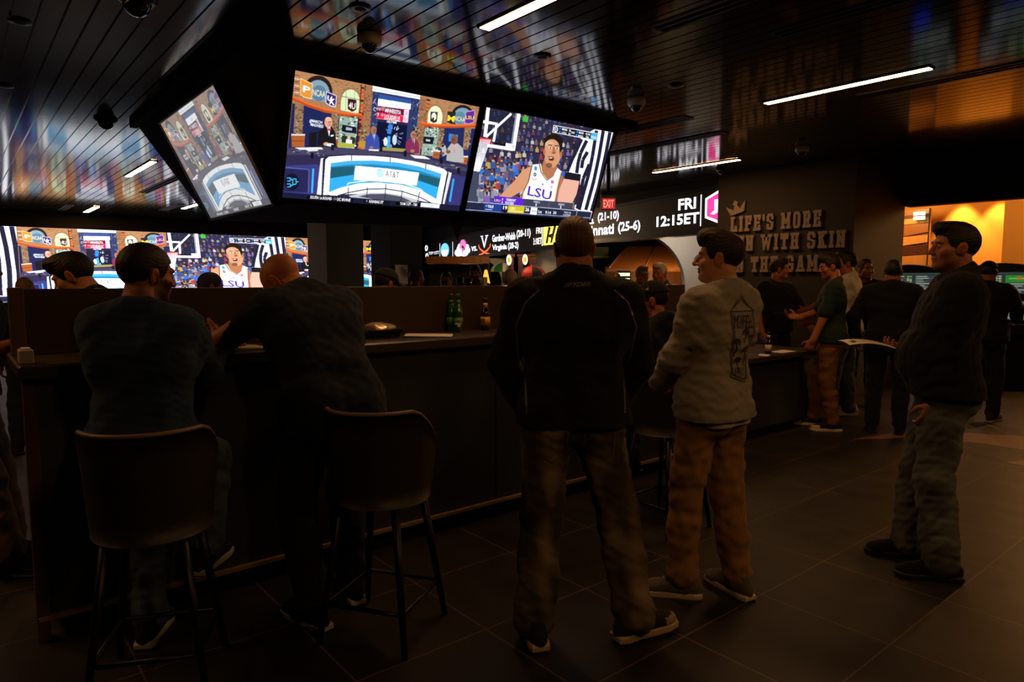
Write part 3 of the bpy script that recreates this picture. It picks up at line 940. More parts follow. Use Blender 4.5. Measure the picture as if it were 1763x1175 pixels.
def hand(F, s, n, hh):
    K = s.k * 1.0
    sg = -1 if n == 'L' else 1
    d = s.hd[n]
    pn = unit(s.pn[n] - d * (s.pn[n] @ d))
    side = np.cross(d, pn)                     # toward or away from the thumb
    th = side * (1 if n == 'R' else -1)
    w = s.wri[n]
    R = np.stack([th, d, pn], 1)
    F.cap(w - d * .03, w + d * .02, .028 * K, .026 * K, .02)
    F.ell(w + d * .055 * K, R, (.042 * K, .055 * K, .019 * K), .015)
    c = math.radians(s.curl)
    for i, (x, ln, y0) in enumerate(((.030, .072, .092), (.010, .080, .098), (-.010, .075, .094), (-.029, .060, .086))):
        p = w + (th * x + d * y0 - pn * 0) * K
        a = c * (.6 + .12 * i)
        for j, fr in enumerate((.45, .32, .25)):
            dd = d * math.cos(a) + pn * math.sin(a) + th * x * (.9 if j == 0 else .3)
            q = p + unit(dd) * ln * fr * K
            F.cap(p, q, (.0092 - .0008 * j) * K, (.0086 - .0010 * j) * K, .004)
            p = q
            a += c * .8
    p = w + (th * .030 + d * .030 + pn * .006) * K
    q = p + (th * .030 + d * .028 + pn * .014) * K
    r = q + (th * .008 + d * .030 + pn * .010) * K
    F.cap(p - th * .012 * K, p, .016 * K, .015 * K, .012)
    F.cap(p, q, .0140 * K, .0105 * K, .006)
    F.cap(q, r, .0105 * K, .0085 * K, .004)

def head(F, s, fat=1.0, nose=1.0, jaw=1.0):
    R, K = s.Rh, s.k
    E = lambda c, r, k=.015, m='+': F.ell(s.H(c), R, np.array(r) * K, k, m)
    C = lambda a, b, ra, rb, k=.012, m='+': F.cap(s.H(a), s.H(b), ra * K, rb * K, k, m)
    E((0, -.014, .036), (.074, .096, .086))
    E((0, .022, -.032), (.059 * fat, .068, .086), .02)
    E((0, .056, -.090), (.033 * fat * jaw, .033, .023), .022)
    for x in (-1, 1):
        E((x * .044 * fat * jaw, .018, -.064), (.018, .040, .026), .025)
        E((x * .040 * fat, .056, -.022), (.024, .024, .022), .025)
    C((-.036, .080, .026), (.036, .080, .026), .011, .011, .018)
    for x in (-1, 1):
        E((x * .031, .094, .006), (.017, .016, .011), .012, '-')
        E((x * .031, .0765, .006), (.0135, .0135, .0120), .003)
    C((0, .084, .016), (0, .106 * nose, -.024), .0085, .0125, .010)
    for x in (-1, 1):
        E((x * .012, .096, -.028), (.008, .010, .007), .006)
        E((x * .006, .100, -.036), (.0035, .005, .004), .003, '-')
    E((0, .0845, -.052), (.024, .012, .0065), .006)
    E((0, .0815, -.063), (.021, .012, .0075), .006)
    E((0, .094, -.0575), (.026, .006, .0018), .003, '-')
    for x in (-1, 1):
        Re = R @ roty(x * 8) @ rotz(x * 18)
        F.ell(s.H((x * .0775, -.006, -.004)), Re, np.array((.0085, .021, .034)) * K, .006)
        F.ell(s.H((x * .084, -.002, .0)), Re, np.array((.006, .011, .020)) * K, .005, '-')
        C((x * .070, .0, -.02), (x * .074, -.004, .01), .012, .012, .008)
    C((0, -.022, -.055), (0, -.030, -.10), .049 * fat, .051 * fat, .03)
    F.cap(s.H((0, -.024, -.075)), s.neckb + s.Rs @ V3(0, -.005, -.01), .050 * K * fat, .057 * K * fat, .03)
    for x in (-1, 1):
        F.cap(s.H((x * .045, -.03, -.06)), s.neckb + s.Rs @ V3(x * .05, -.0, -.02), .024 * K, .030 * K, .03)

def loc(s, P):
    return (P - s.head) @ s.Rh / s.k

def skin_col(s, P, skin, beard=0.0, grey=0.0, hairc=(.02, .013, .008), brow=1.0):
    q = loc(s, P)
    sk = np.array(lin(skin))
    c = np.repeat(sk[None], len(P), 0)
    x, y, z = np.abs(q[:, 0]), q[:, 1], q[:, 2]
    hd = (np.abs(q).max(1) < .2)
    red = np.exp(-((x - .04) / .02) ** 2 - ((z + .022) / .02) ** 2) * (y > .03) * hd * .25
    red += np.exp(-(x / .018) ** 2 - ((z + .028) / .014) ** 2) * (y > .08) * hd * .3
    ear = (x > .074) & hd & (np.abs(z) < .045)
    red += ear * .22
    c *= 1 + red[:, None] * np.array([.25, -.45, -.5])
    lips = hd & (x < .025) & (np.abs(z + .0575) < .0125 - x * .25) & (y > .074)
    c[lips] = sk * np.array([.72, .5, .5])
    def blend(m, col):
        c[:] = c * (1 - m[:, None]) + np.array(col) * m[:, None]
    bw = hd & (np.abs(z - .0265 - .004 * np.cos(x * 60)) < .0052) & (x > .012) & (x < .046) & (y > .064)
    blend(bw * .8 * brow, hairc)
    if beard > 0:
        b = (z < -.072 + np.maximum(0, x - .02) * 1.3 + .004 * np.sin(x * 400 + y * 300)) & (y > -.002) & (z > -.125) & hd
        mo = (np.abs(z + .044) < .0085) & (x < .032) & (y > .06)
        blend(np.clip((b | mo) & ~lips, 0, 1) * beard, hairc)
    ex, ez = x - .031, z - .006
    eye = hd & (ex ** 2 / .0125 ** 2 + ez ** 2 / .0047 ** 2 < 1) & (y > .068)
    c[eye] = (.24, .21, .19)
    iris = hd & (ex ** 2 + ez ** 2 < .0047 ** 2) & (y > .07)
    c[iris] = (.03, .02, .012)
    return c

HAIRS = {   # y -> lowest hair height, front to back
    'short': [(.13, .075), (.085, .070), (.060, .052), (.045, .012), (.034, -.012), (.020, -.006), (.008, .026), (-.02, .030), (-.03, -.036), (-.06, -.062), (-.13, -.070)],
    'reced': [(.13, .105), (.085, .098), (.066, .080), (.050, .040), (.036, .0), (.020, -.006), (.008, .026), (-.02, .030), (-.03, -.030), (-.06, -.055), (-.13, -.060)],
    'long': [(.13, .070), (.085, .064), (.060, .030), (.045, -.03), (.034, -.09), (.020, -.12), (.0, -.12), (-.03, -.14), (-.13, -.15)],
    'ring': [(.13, .2), (.05, .16), (.045, .03), (.034, -.012), (.008, .026), (-.02, .030), (-.03, -.036), (-.06, -.062), (-.13, -.070)],
}
def hair_mesh(s, style, h, vol=(1, 1, 1), top=0.0, sweep=0.0, seed=1, col='1a120c', fade=0.0):
    K = s.k
    F = Field(s.head - .17 * K, s.head + .19 * K, h)
    ys, zs = zip(*sorted(HAIRS[style]))
    def pre(x, y, z):
        y, z = y / K - .014, z / K + .036
        zm = np.interp(y + 0 * z, ys, zs).astype(np.float32)
        zm = zm + .0035 * np.sin(x / K * 260 + 40 * y) + .003 * np.sin(y * 330)
        d = (zm - z) * .7 * K
        if style == 'ring':
            d = np.maximum(d, (z - .075) * K)
        return d + 0 * x
    F.ell(s.H((0, -.014, .036)), s.Rh, np.array((.0795 * vol[0], .1035 * vol[1], .0955 * vol[2])) * K, .0, '+', pre)
    if top > 0:
        F.ell(s.H((0, .028, .098)), s.Rh @ rotx(12), np.array((.058, .076, .028 + top)) * K, .03)
        F.ell(s.H((sweep, .076, .094)), s.Rh, np.array((.046, .026, .020 + top * .6)) * K, .02)
    if style == 'long':
        F.ell(s.H((0, -.055, -.06)), s.Rh, np.array((.085, .062, .10)) * K, .03)
    # lock texture
    near = np.abs(F.f) < .03
    I = np.nonzero(near)
    P = np.stack([F.ax[i][I[i]] for i in range(3)], 1)
    q = loc(s, P)
    r = np.random.RandomState(seed)
    ang = np.arctan2(q[:, 0], q[:, 2] - .02)
    wv = np.sin(ang * 34 + 3 * np.sin(q[:, 1] * 60 + seed)) + .7 * np.sin(q[:, 0] * 300 + 4 * np.sin(q[:, 1] * 45))
    F.f[I] += (.0009 * K * wv).astype(np.float32)
    if fade > 0:
        F.f[I] += (np.clip((.03 - q[:, 2]) / .09, 0, 1) * fade * K).astype(np.float32)
    P, Q = F.surface()
    if not len(P):
        return None
    q = loc(s, P)
    c = np.array(lin(col))[None] * (1 + .18 * np.sin(np.arctan2(q[:, 0], q[:, 2]) * 40 + 4 * np.sin(q[:, 1] * 70)))[:, None]
    return arr_mesh('hair', P, Q, c)

def foot_frame(s, n):
    a = s.ank[n]
    R = rotz(s.fyaw[n])
    return V3(a[0], a[1], a[2] - .085 * s.k), R

M_SKIN = mat('skin', attr=True, rough=.5, bump=.12, bscale=260, spec=.4)
M_CLOTH = mat('woven_cloth', attr=True, rough=.9, bump=.25, bscale=420, spec=.2, noise=.12, nscale=90, sheen=.05)
M_DENIM = mat('denim', attr=True, rough=.92, bump=.4, bscale=600, spec=.2, noise=.2, nscale=140)
M_HAIR = mat('hair', attr=True, rough=.55, bump=.2, bscale=500, spec=.35)
M_SOLE = {}
def shoe(person, s, n, upper='202020', sole='d8d0c0', lace='404040', toe=None, big=1.0):
    K = s.k * big
    o, R = foot_frame(s, n)
    P = lambda x, y, z: o + R @ (V3(x, y, z) * K)
    lo = o - .26 * K
    F = Field(V3(lo[0], lo[1], o[2] - .02), V3(o[0] + .26 * K, o[1] + .26 * K, o[2] + .15 * K), .0075 if s.fine else .011)
    F.ell(P(0, -.045, .045), R, np.array((.037, .055, .055)) * K, .02)
    F.cap(P(0, .0, .05), P(0, .12, .04), .043 * K, .040 * K, .02)
    F.ell(P(.004 if n == 'L' else -.004, .145, .036), R, np.array((.045, .058, .032)) * K, .02)
    F.cap(P(0, -.03, .07), P(0, -.035, .105), .042 * K, .043 * K, .02)
    F.cap(P(0, .03, .085), P(0, .085, .065), .026 * K, .024 * K, .02)
    F.cut(P(0, 0, .018), (0, 0, -1))
    F.cut(P(0, 0, .118), (0, 0, 1))
    V, Q = F.surface()
    q = (V - o) @ R / K
    c = np.repeat(np.array(lin(upper))[None], len(V), 0)
    if toe is not None:
        c[(q[:, 1] > .125) & (q[:, 2] < .06)] = lin(toe)
    sh = put('shoe', arr_mesh('shoe', V, Q, c), person)
    sh.data.materials.append(M_CLOTH)
    mb = MB()
    ol = [(-.034, -.095), (.034, -.095), (.042, -.06), (.036, .0), (.044, .10), (.046, .15), (.034, .195), (.0, .212), (-.034, .195), (-.046, .15), (-.044, .10), (-.036, .0), (-.042, -.06)]
    m = len(ol)
    vs = []
    for z, g in ((0, .94), (.008, 1.0), (.024, 1.0), (.030, .93)):
        vs += [P(x * g, .05 + (y - .05) * g, z) for x, y in ol]
    fs = [tuple(range(m - 1, -1, -1)), tuple(range(3 * m, 4 * m))]
    for r_ in range(3):
        fs += [(r_ * m + i, r_ * m + (i + 1) % m, r_ * m + m + (i + 1) % m, r_ * m + m + i) for i in range(m)]
    mb.add(vs, fs)
    mb.build('sole', mat('rubber_' + sole, sole, rough=.6), sh)
    if lace and s.fine:
        mb = MB()
        for i in range(4):
            y = .035 + i * .020
            z = .112 - i * .0085
            mb.tube([P(-.026, y, z - .012), P(0, y + .006, z + .002), P(.026, y, z - .012)], .0035 * K, 6)
        mb.build('laces', mat('lace_' + lace, lace, rough=.8), sh)
    return sh

PEOPLE = []
def person(label, loc_, yaw, sk, tier, skin='a0694c', hair=None, top=None, legs_=None, shoes=None, beard=0, hairc='140d09', group='patrons of the bar',
           face=None, brow=1.0):
    """top: dict(kind, color, off, sleeve, hem, col) ; legs_: dict(color, off, hem, wash)"""
    s = Sk(**sk)
    s.fine = tier == 0
    h0, hh, hc, hf = ((.010, .0036, .0070, .0048), (.014, .0055, .010, .006), (.02, .0075, .016, .009))[tier]
    root = thing('person', label, 'person', (loc_[0], loc_[1], loc_[2] if len(loc_) > 2 else 0), yaw, group)
    pts = np.array([s.pel, s.chest, s.neckb, s.head] + list(s.sh.values()) + list(s.elb.values()) + list(s.wri.values()) + list(s.knee.values()) + list(s.ank.values()))
    lo, hi = pts.min(0) - .25, pts.max(0) + .25
    lo[2] = min(s.ank['L'][2], s.ank['R'][2]) - .11
    zones = [(s.head, .135 * s.k, hh)] + [(s.wri[n] + s.hd[n] * .08, .085, hf) for n in 'LR']
    F = Field(lo, hi, h0, zones)
    torso(F, s, -.014)
    legs(F, s, -.012)
    arms(F, s, -.008)
    for n in 'LR':
        F.cap(s.elb[n], s.wri[n], .040 * s.k, .027 * s.k, .02)
        o, R = foot_frame(s, n)
        F.cap(o + R @ V3(0, -.03, .05), o + R @ V3(0, .13, .035), .03, .026, .03)
        F.cap(s.ank[n], o + R @ V3(0, -.02, .05), .034, .03, .03)
        hand(F, s, n, hf)
    head(F, s, **(face or {}))
    V, Q = F.surface()
    c = skin_col(s, V, skin, beard=beard, hairc=lin(hairc), brow=brow)
    b = put('body', arr_mesh('body', V, Q, c), root)
    b.data.materials.append(M_SKIN)
    if hair:
        hr = dict(hair)
        me = hair_mesh(s, hr.pop('style', 'short'), max(hh * .9, .0042), seed=len(PEOPLE) + 1, **hr)
        if me:
            o = put('hair', me, root)
            o.data.materials.append(M_HAIR)
    parts = {}
    if top:
        t = dict(top)
        off = t.get('off', .010)
        F = Field(lo, hi, hc)
        torso(F, s, off)
        lw = t.get('low', .10)
        for sg in (-1, 1):
            a = s.pel + s.Rp @ V3(sg * .075 * s.w * s.k, -.01, .02)
            F.cap(a, a - s.Rp @ V3(0, 0, lw), .118 * s.k + off, .118 * s.k + off + t.get('flare', 0), .05)
        arms(F, s, off * 1.05, t.get('sleeve', .985), flare=t.get('cuff', .006))
        if t.get('collar'):
            F.cap(s.neckb + s.Rs @ V3(0, -.012, -.02), s.neckb + (s.head - s.neckb) * t['collar'], .072 * s.k, .066 * s.k, .03)
        if t.get('hood'):
            F.ell(s.neckb + s.Rs @ V3(0, -.075, .0), s.Rs, (.12, .06, .075), .03)
        F.wrinkle(t.get('wr', .006), t.get('wf', 30), len(PEOPLE) + 11, t.get('wz', 1.6))
        F.wrinkle(t.get('wr', .006) * .45, 75, len(PEOPLE) + 71, 2.2)
        F.cut(s.pel - s.Rp @ V3(0, 0, t.get('hem', .06)), -s.Rp[:, 2] + s.Rp[:, 1] * t.get('hemtilt', 0))
        up = unit(s.head - s.neckb)
        if t.get('collar'):
            F.cut(s.neckb + (s.head - s.neckb) * t['collar'] * .95, up + s.Rs[:, 1] * .35)
            F.cap(s.neckb + up * .01, s.head, .061 * s.k, .066 * s.k, .006, '-')
        else:
            F.cut(s.neckb + s.Rs @ V3(0, 0, .028), up + s.Rs[:, 1] * .25)
            F.cap(s.neckb - s.Rs[:, 2] * .01, s.head, .064 * s.k, .070 * s.k, .006, '-')
        V, Q = F.surface()
        c = np.repeat(np.array(lin(t['color']))[None], len(V), 0)
        if t.get('paint'):
            c = t['paint'](s, V, c)
        o = put(t.get('name', 'shirt'), arr_mesh('shirt', V, Q, c), root)
        o.data.materials.append(M_CLOTH)
        parts['top'] = o
        parts['tV'], parts['tQ'] = V, Q
    if legs_:
        t = dict(legs_)
        off = t.get('off', .012)
        F = Field(lo, hi, hc)
        w, K = s.w, s.k
        F.cap(s.pel + s.Rp @ V3(-.07 * w, 0, .03) * 1, s.pel + s.Rp @ V3(.07 * w, 0, .03), .108 * K + off * .6, .108 * K + off * .6, .05)
        for sg in (-1, 1):
            F.ell(s.pel + s.Rp @ V3(sg * .07 * w, -.045, -.055), s.Rp, (.09 * K + off, .095 * K + off * .8, .10 * K + off), .05)
        legs(F, s, off, hem=t.get('hem', .02), toz=t.get('toz', .06))
        F.cut(s.pel + s.Rp @ V3(0, 0, .10), s.Rp[:, 2])
        F.wrinkle(t.get('wr', .007), t.get('wf', 30), len(PEOPLE) + 40, 1.8)
        F.wrinkle(t.get('wr', .007) * .5, 70, len(PEOPLE) + 90, 1.1)
        V, Q = F.surface()
        c = np.repeat(np.array(lin(t['color']))[None], len(V), 0)
        if t.get('wash'):
            r = np.random.RandomState(len(PEOPLE))
            m = np.zeros(len(V))
            for i in range(7):
                k = r.randn(3) * V3(20, 20, 4)
                m += np.sin(V @ k + r.rand() * 6 + 1.5 * np.sin(V @ (r.randn(3) * 12)))
            c = c * (1 + t['wash'] * np.clip(m / 3.2, -.75, 1.4))[:, None]
        o = put(t.get('name', 'trousers'), arr_mesh('trousers', V, Q, c), root)
        o.data.materials.append(M_DENIM if t.get('denim') else M_CLOTH)
        parts['legs'] = o
        parts['lV'], parts['lQ'] = V, Q
    if shoes is not None:
        for n in 'LR':
            shoe(root, s, n, **shoes)
    PEOPLE.append(root)
    return root, s, parts

def onto(V, Q, pts, direction, eps=.002):
    """drops points along a direction onto a garment surface"""
    bv = BVHTree.FromPolygons([tuple(p) for p in V], [tuple(q) for q in Q.tolist()])
    d = Vector(direction).normalized()
    out = []
    for p in pts:
        hit, nrm, _, _ = bv.ray_cast(Vector(p) - d * 1.0, d, 3.0)
        out.append((hit + (-d) * eps) if hit is not None else None)
    return out
def strip_on(V, Q, polys, width, direction, eps=.002, step=.012, side=None):
    """ribbons of a given width that follow polylines on a garment"""
    mb = MB()
    d = Vector(direction).normalized()
    for pl in polys:
        pts = []
        for a, b in zip(pl[:-1], pl[1:]):
            a, b = Vector(a), Vector(b)
            n = max(1, int((b - a).length / step))
            pts += [a.lerp(b, i / n) for i in range(n)]
        pts.append(Vector(pl[-1]))
        L, Rr = [], []
        for i, p in enumerate(pts):
            t = (pts[min(i + 1, len(pts) - 1)] - pts[max(i - 1, 0)]).normalized()
            sd = t.cross(d).normalized() * width / 2
            L.append(p + sd); Rr.append(p - sd)
        H = onto(V, Q, L + Rr, direction, eps)
        n = len(pts)
        run = []
        for i in range(n):
            if H[i] is None or H[n + i] is None:
                continue
            run.append((H[i], H[n + i]))
        if len(run) < 2:
            continue
        vs = [p for pr in run for p in pr]
        fs = [(2 * i, 2 * i + 1, 2 * i + 3, 2 * i + 2) for i in range(len(run) - 1)
              if (run[i][0] - run[i + 1][0]).length < .08]
        mb.add(vs, fs)
    return mb
def word_on(V, Q, word, o, ex, ez, direction, bold=.015, eps=.003):
    P, T = text_tris(word, bold)
    pts = [Vector(o) + Vector(ex) * float(p[0]) + Vector(ez) * float(p[1]) for p in P]
    H = onto(V, Q, pts, direction, eps)
    mb = MB()
    ok = [t for t in T.tolist() if all(H[i] is not None for i in t)]
    mb.add([h if h is not None else (0, 0, 0) for h in H], [tuple(t) for t in ok])
    used = sorted({i for t in ok for i in t})
    re = {i: j for j, i in enumerate(used)}
    mb = MB()
    mb.add([H[i] for i in used], [tuple(re[i] for i in t) for t in ok])
    return mb
# ------------------------------------------------------------------ materials of the room
def plank_mat():
    m = bpy.data.materials.new('dark_lacquered_planks')
    m.use_nodes = True
    nt = m.node_tree
    b = nt.nodes['Principled BSDF']
    tc = nt.nodes.new('ShaderNodeTexCoord')
    mp = nt.nodes.new('ShaderNodeMapping')
    mp.inputs['Rotation'].default_value = (0, 0, -YAW_U)
    mp.inputs['Scale'].default_value = (8, .35, 1)
    n = nt.nodes.new('ShaderNodeTexNoise')
    n.inputs['Scale'].default_value = 3.0
    n.inputs['Detail'].default_value = 6
    cr = nt.nodes.new('ShaderNodeValToRGB')
    cr.color_ramp.elements[0].color = (.010, .008, .007, 1)
    cr.color_ramp.elements[1].color = (.030, .022, .017, 1)
    nt.links.new(tc.outputs['Object'], mp.inputs['Vector'])
    nt.links.new(mp.outputs['Vector'], n.inputs['Vector'])
    nt.links.new(n.outputs['Fac'], cr.inputs['Fac'])
    nt.links.new(cr.outputs['Color'], b.inputs['Base Color'])
    b.inputs['Roughness'].default_value = .10
    b.inputs['IOR'].default_value = 1.5
    b.inputs['Coat Weight'].default_value = .0
    b.inputs['Coat Roughness'].default_value = .1
    b.inputs['Coat IOR'].default_value = 1.32
    return m
def tile_mat():
    m = bpy.data.materials.new('dark_floor_tiles')
    m.use_nodes = True
    nt = m.node_tree
    b = nt.nodes['Principled BSDF']
    tc = nt.nodes.new('ShaderNodeTexCoord')
    mp = nt.nodes.new('ShaderNodeMapping')
    mp.vector_type = 'POINT'
    mp.inputs['Rotation'].default_value = (0, 0, -YAW_U)
    mp.inputs['Location'].default_value = (-1.738 + .003, -1.116 + .003, 0)
    br = nt.nodes.new('ShaderNodeTexBrick')
    br.offset = 0
    br.squash = 1
    br.inputs['Scale'].default_value = 1.0
    br.inputs['Brick Width'].default_value = .62
    br.inputs['Row Height'].default_value = .59
    br.inputs['Mortar Size'].default_value = .004
    br.inputs['Color1'].default_value = (.011, .0092, .008, 1)
    br.inputs['Color2'].default_value = (.015, .012, .0095, 1)
    br.inputs['Mortar'].default_value = (.085, .055, .033, 1)
    nt.links.new(tc.outputs['Object'], mp.inputs['Vector'])
    nt.links.new(mp.outputs['Vector'], br.inputs['Vector'])
    n = nt.nodes.new('ShaderNodeTexNoise')
    n.inputs['Scale'].default_value = 5
    n.inputs['Detail'].default_value = 6
    nt.links.new(tc.outputs['Object'], n.inputs['Vector'])
    mr = nt.nodes.new('ShaderNodeMapRange')
    mr.inputs['To Min'].default_value = .6
    mr.inputs['To Max'].default_value = 1.4
    nt.links.new(n.outputs['Fac'], mr.inputs['Value'])
    mx = nt.nodes.new('ShaderNodeMix')
    mx.data_type = 'RGBA'
    mx.blend_type = 'MULTIPLY'
    mx.inputs[0].default_value = 1
    nt.links.new(br.outputs['Color'], mx.inputs[6])
    nt.links.new(mr.outputs['Result'], mx.inputs[7])
    nt.links.new(mx.outputs[2], b.inputs['Base Color'])
    mr2 = nt.nodes.new('ShaderNodeMapRange')
    mr2.inputs['To Min'].default_value = .38
    mr2.inputs['To Max'].default_value = .6
    nt.links.new(n.outputs['Fac'], mr2.inputs['Value'])
    nt.links.new(mr2.outputs['Result'], b.inputs['Roughness'])
    b.inputs['Specular IOR Level'].default_value = .35
    return m
def wood_mat(name, c0, c1, scale=6, rough=.45):
    m = bpy.data.materials.new(name)
    m.use_nodes = True
    nt = m.node_tree
    b = nt.nodes['Principled BSDF']
    tc = nt.nodes.new('ShaderNodeTexCoord')
    mp = nt.nodes.new('ShaderNodeMapping')
    mp.inputs['Scale'].default_value = (scale, scale, scale * .12)
    n = nt.nodes.new('ShaderNodeTexNoise')
    n.inputs['Scale'].default_value = 2
    n.inputs['Detail'].default_value = 6
    cr = nt.nodes.new('ShaderNodeValToRGB')
    cr.color_ramp.elements[0].color = (*lin(c0), 1)
    cr.color_ramp.elements[1].color = (*lin(c1), 1)
    nt.links.new(tc.outputs['Object'], mp.inputs['Vector'])
    nt.links.new(mp.outputs['Vector'], n.inputs['Vector'])
    nt.links.new(n.outputs['Fac'], cr.inputs['Fac'])
    nt.links.new(cr.outputs['Color'], b.inputs['Base Color'])
    b.inputs['Roughness'].default_value = rough
    return m
M_PLANK, M_TILE = plank_mat(), tile_mat()
M_BLACK = mat('matt_black_paint', '0d0c0c', rough=.85)
M_BLACKGLOSS = mat('black_plastic', '0c0c0d', rough=.35)
M_WALL = mat('charcoal_wall_paint', '2f2b29', rough=.8, noise=.1, nscale=8)
M_WHITEWALL = mat('white_plaster', 'cfcabf', rough=.85, noise=.05, nscale=6)
M_METAL = mat('brushed_steel', 'a8a4a0', rough=.35, metal=1.0)
M_WOOD = wood_mat('honey_wood', '6a3c18', 'a86a30')
M_REDWOOD = wood_mat('red_brown_wood', '4a1c0e', '7a3418')
RM = Matrix.Rotation(YAW_U, 3, 'Z')

def ubox(mb, u0, u1, v0, v1, z0, z1, bevel=0):
    return mb.box(W((u0 + u1) / 2, (v0 + v1) / 2, (z0 + z1) / 2), (u1 - u0, v1 - v0, z1 - z0), M=RM, bevel=bevel)

# ------------------------------------------------------------------ floor, ceiling, walls
mb = MB()
mb.add([(-22, -10, 0), (24, -10, 0), (24, 34, 0), (-22, 34, 0)], [(0, 1, 2, 3)])
struct('floor', mb, M_TILE)
mb = MB()
pitch, gap, dep = .125, .014, .016
U0, U1, V0, V1 = -7.0, 11.6, -7.0, 17.2
n = int((U1 - U0) / pitch)
vs, fs = [], []
for i in range(n):
    a = U0 + i * pitch
    o = len(vs)
    for v in (V0, V1):
        vs += [W(a, v, CEIL), W(a + pitch - gap, v, CEIL), W(a + pitch - gap, v, CEIL + dep), W(a + pitch, v, CEIL + dep), W(a + pitch, v, CEIL)]
    fs += [(o + k, o + 5 + k, o + 6 + k, o + 1 + k) for k in range(4)]
mb.add(vs, fs)
struct('ceiling', mb, M_PLANK)
mb = MB()
for i in range(60):        # the far band of the ceiling, laid the same way behind a cross joint
    a = -3.0 + i * .21
    ubox(mb, a, a + .196, 17.26, 19.3, CEIL + .003, CEIL + .02)
ubox(mb, -7, 11.6, 17.2, 17.26, CEIL - .004, CEIL + .02)
struct('trim_1', mb, M_PLANK)
mb = MB(); ubox(mb, -7.3, 11.7, 19.45, 19.6, 0, 3.3); struct('wall_far', mb, M_BLACK)
mb = MB(); ubox(mb, -7.15, -7.0, -7, 19.6, 0, 3.3); struct('wall_left', mb, M_WALL)
mb = MB(); ubox(mb, -7.15, 13.4, -7.15, -7.0, 0, 3.3); struct('wall_back', mb, M_WALL)
mb = MB(); ubox(mb, -7, 11.6, 19.25, 19.45, 2.76, 3.1); struct('trim_2', mb, M_BLACK)
mb = MB(); ubox(mb, 9.05, 10.6, 4.07, 6.11, 0, 3.13); struct('wall_right', mb, M_WALL)
mb = MB(); ubox(mb, 10.6, 10.8, -7, 4.07, 2.57, 3.13); ubox(mb, 10.6, 10.8, -7, -1.2, 0, 2.57); struct('wall_opening', mb, M_BLACK)
mb = MB(); ubox(mb, 5.42, 6.17, 12.0, 12.85, 0, CEIL); struct('pillar_1', mb, mat('grey_column_paint', '3c3e42', rough=.7))
mb = MB(); ubox(mb, 8.44, 9.36, 15.0, 16.0, 0, CEIL); struct('pillar_2', mb, M_BLACK)

# ------------------------------------------------------------------ video wall on the far wall
PW, PH = 3.1, 1.745
small_st, small_ga = shrink(STUDIO, 3), shrink(GAME, 3)
M_SCREEN = mat('lit_screen', attr=True, emit=SCREEN * 1.8, rough=.5)
u0 = 1.25
for i, (img, nm, lab) in enumerate(((GAME, 'game', 'video wall panel at the far wall showing the referee stripes, cut by the picture edge'),
                              (STUDIO, 'studio', 'video wall panel showing the studio desk behind the two seated men'),
                              (GAME, 'game', 'video wall panel showing the player in the white jersey, beside the grey pillar'),
                              (STUDIO, 'studio', 'video wall panel half hidden by the grey pillar, showing the studio again'))):
    t = thing('video_panel', lab, 'screen', W(u0 + (i - 1) * PW, 19.2, 2.73 - PH), YAW_U, 'panels of the far video wall')
    me = screen_mesh('picture', shrink(img, 2), PW - .006, PH)
    o = put('picture', me, t)
    me.materials.append(M_SCREEN)
    b = MB(); b.box((PW / 2, .04, PH / 2), (PW - .004, .06, PH + .03)); b.build('cabinet', M_BLACKGLOSS, t)

# ------------------------------------------------------------------ hanging television cluster
def frame_rot(X, up):
    X, up = X.normalized(), up.normalized()
    Y = up.cross(X)
    return Matrix((X, Y, up)).transposed()
UV, VV = Vector((UX, UY, 0)), Vector((-UY, UX, 0))
def television(label, origin, X, up, img, gain, lift, desat, w=1.6, h=.9):
    t = thing('television', label, 'television', origin, 0, 'televisions of the hanging cluster')
    t.rotation_euler = frame_rot(X, up).to_euler()
    me = screen_mesh('screen', img, w, h, gain, lift, desat)
    o = put('screen', me, t)
    me.materials.append(mat('lit_screen_tv', attr=True, emit=SCREEN * 1.3, rough=.3))
    b = MB()
    b.box((w / 2, -.003, -.011), (w + .04, .02, .02)); b.box((w / 2, -.003, h + .007), (w + .04, .02, .012))
    b.box((-.008, -.003, h / 2), (.012, .02, h)); b.box((w + .008, -.003, h / 2), (.012, .02, h))
    b.build('bezel', M_BLACKGLOSS, t)
    b = MB(); b.box((w / 2, .036, h / 2 - .004), (w + .03, .062, h + .025)); b.build('case', M_BLACK, t)
    return t
up1 = -VV * math.sin(.35) + Vector((0, 0, math.cos(.35)))
television('hanging television showing four men at the studio desk', W(1.945, 5.06, 2.14), UV, up1, shrink(STUDIO, 2), 1.0, 0, 0)
television('hanging television showing the player in the white jersey beside the referee', W(3.61, 5.06, 2.15), UV, up1, shrink(GAME, 2), 1.0, 0, 0)
up3 = -UV * math.sin(.454) + Vector((0, 0, math.cos(.454)))
television('washed out hanging television turned side on, at the corner of the cluster', W(1.932, 5.21 + 1.6, 2.107), -VV, up3, shrink(STUDIO, 2), .55, .09, .3)  # off-angle dimming and washout put into the picture colours
t = thing('television_mount', 'big black tapered box that carries the hanging televisions', 'television mount', W(3.5, 6.2, CEIL), YAW_U)
c0 = W(3.5, 6.2, CEIL)
def L(u, v, z):
    return (u - 3.5, v - 6.2, z - CEIL)
b = MB()
b.hexa([L(2.06, 5.20, 2.12), L(5.2, 5.20, 2.12), L(5.2, 5.9, 2.12), L(2.06, 7.3, 2.12), L(1.56, 4.80, CEIL), L(5.38, 4.80, CEIL), L(5.38, 7.9, CEIL), L(1.56, 7.9, CEIL)])
b.build('housing', M_BLACK, t)
b = MB()
b.box(L(3.5, 4.76, 3.075), (4.1, .07, .05)); b.box(L(1.52, 6.3, 3.075), (.07, 3.1, .05)); b.box(L(5.42, 6.3, 3.075), (.07, 3.1, .05))
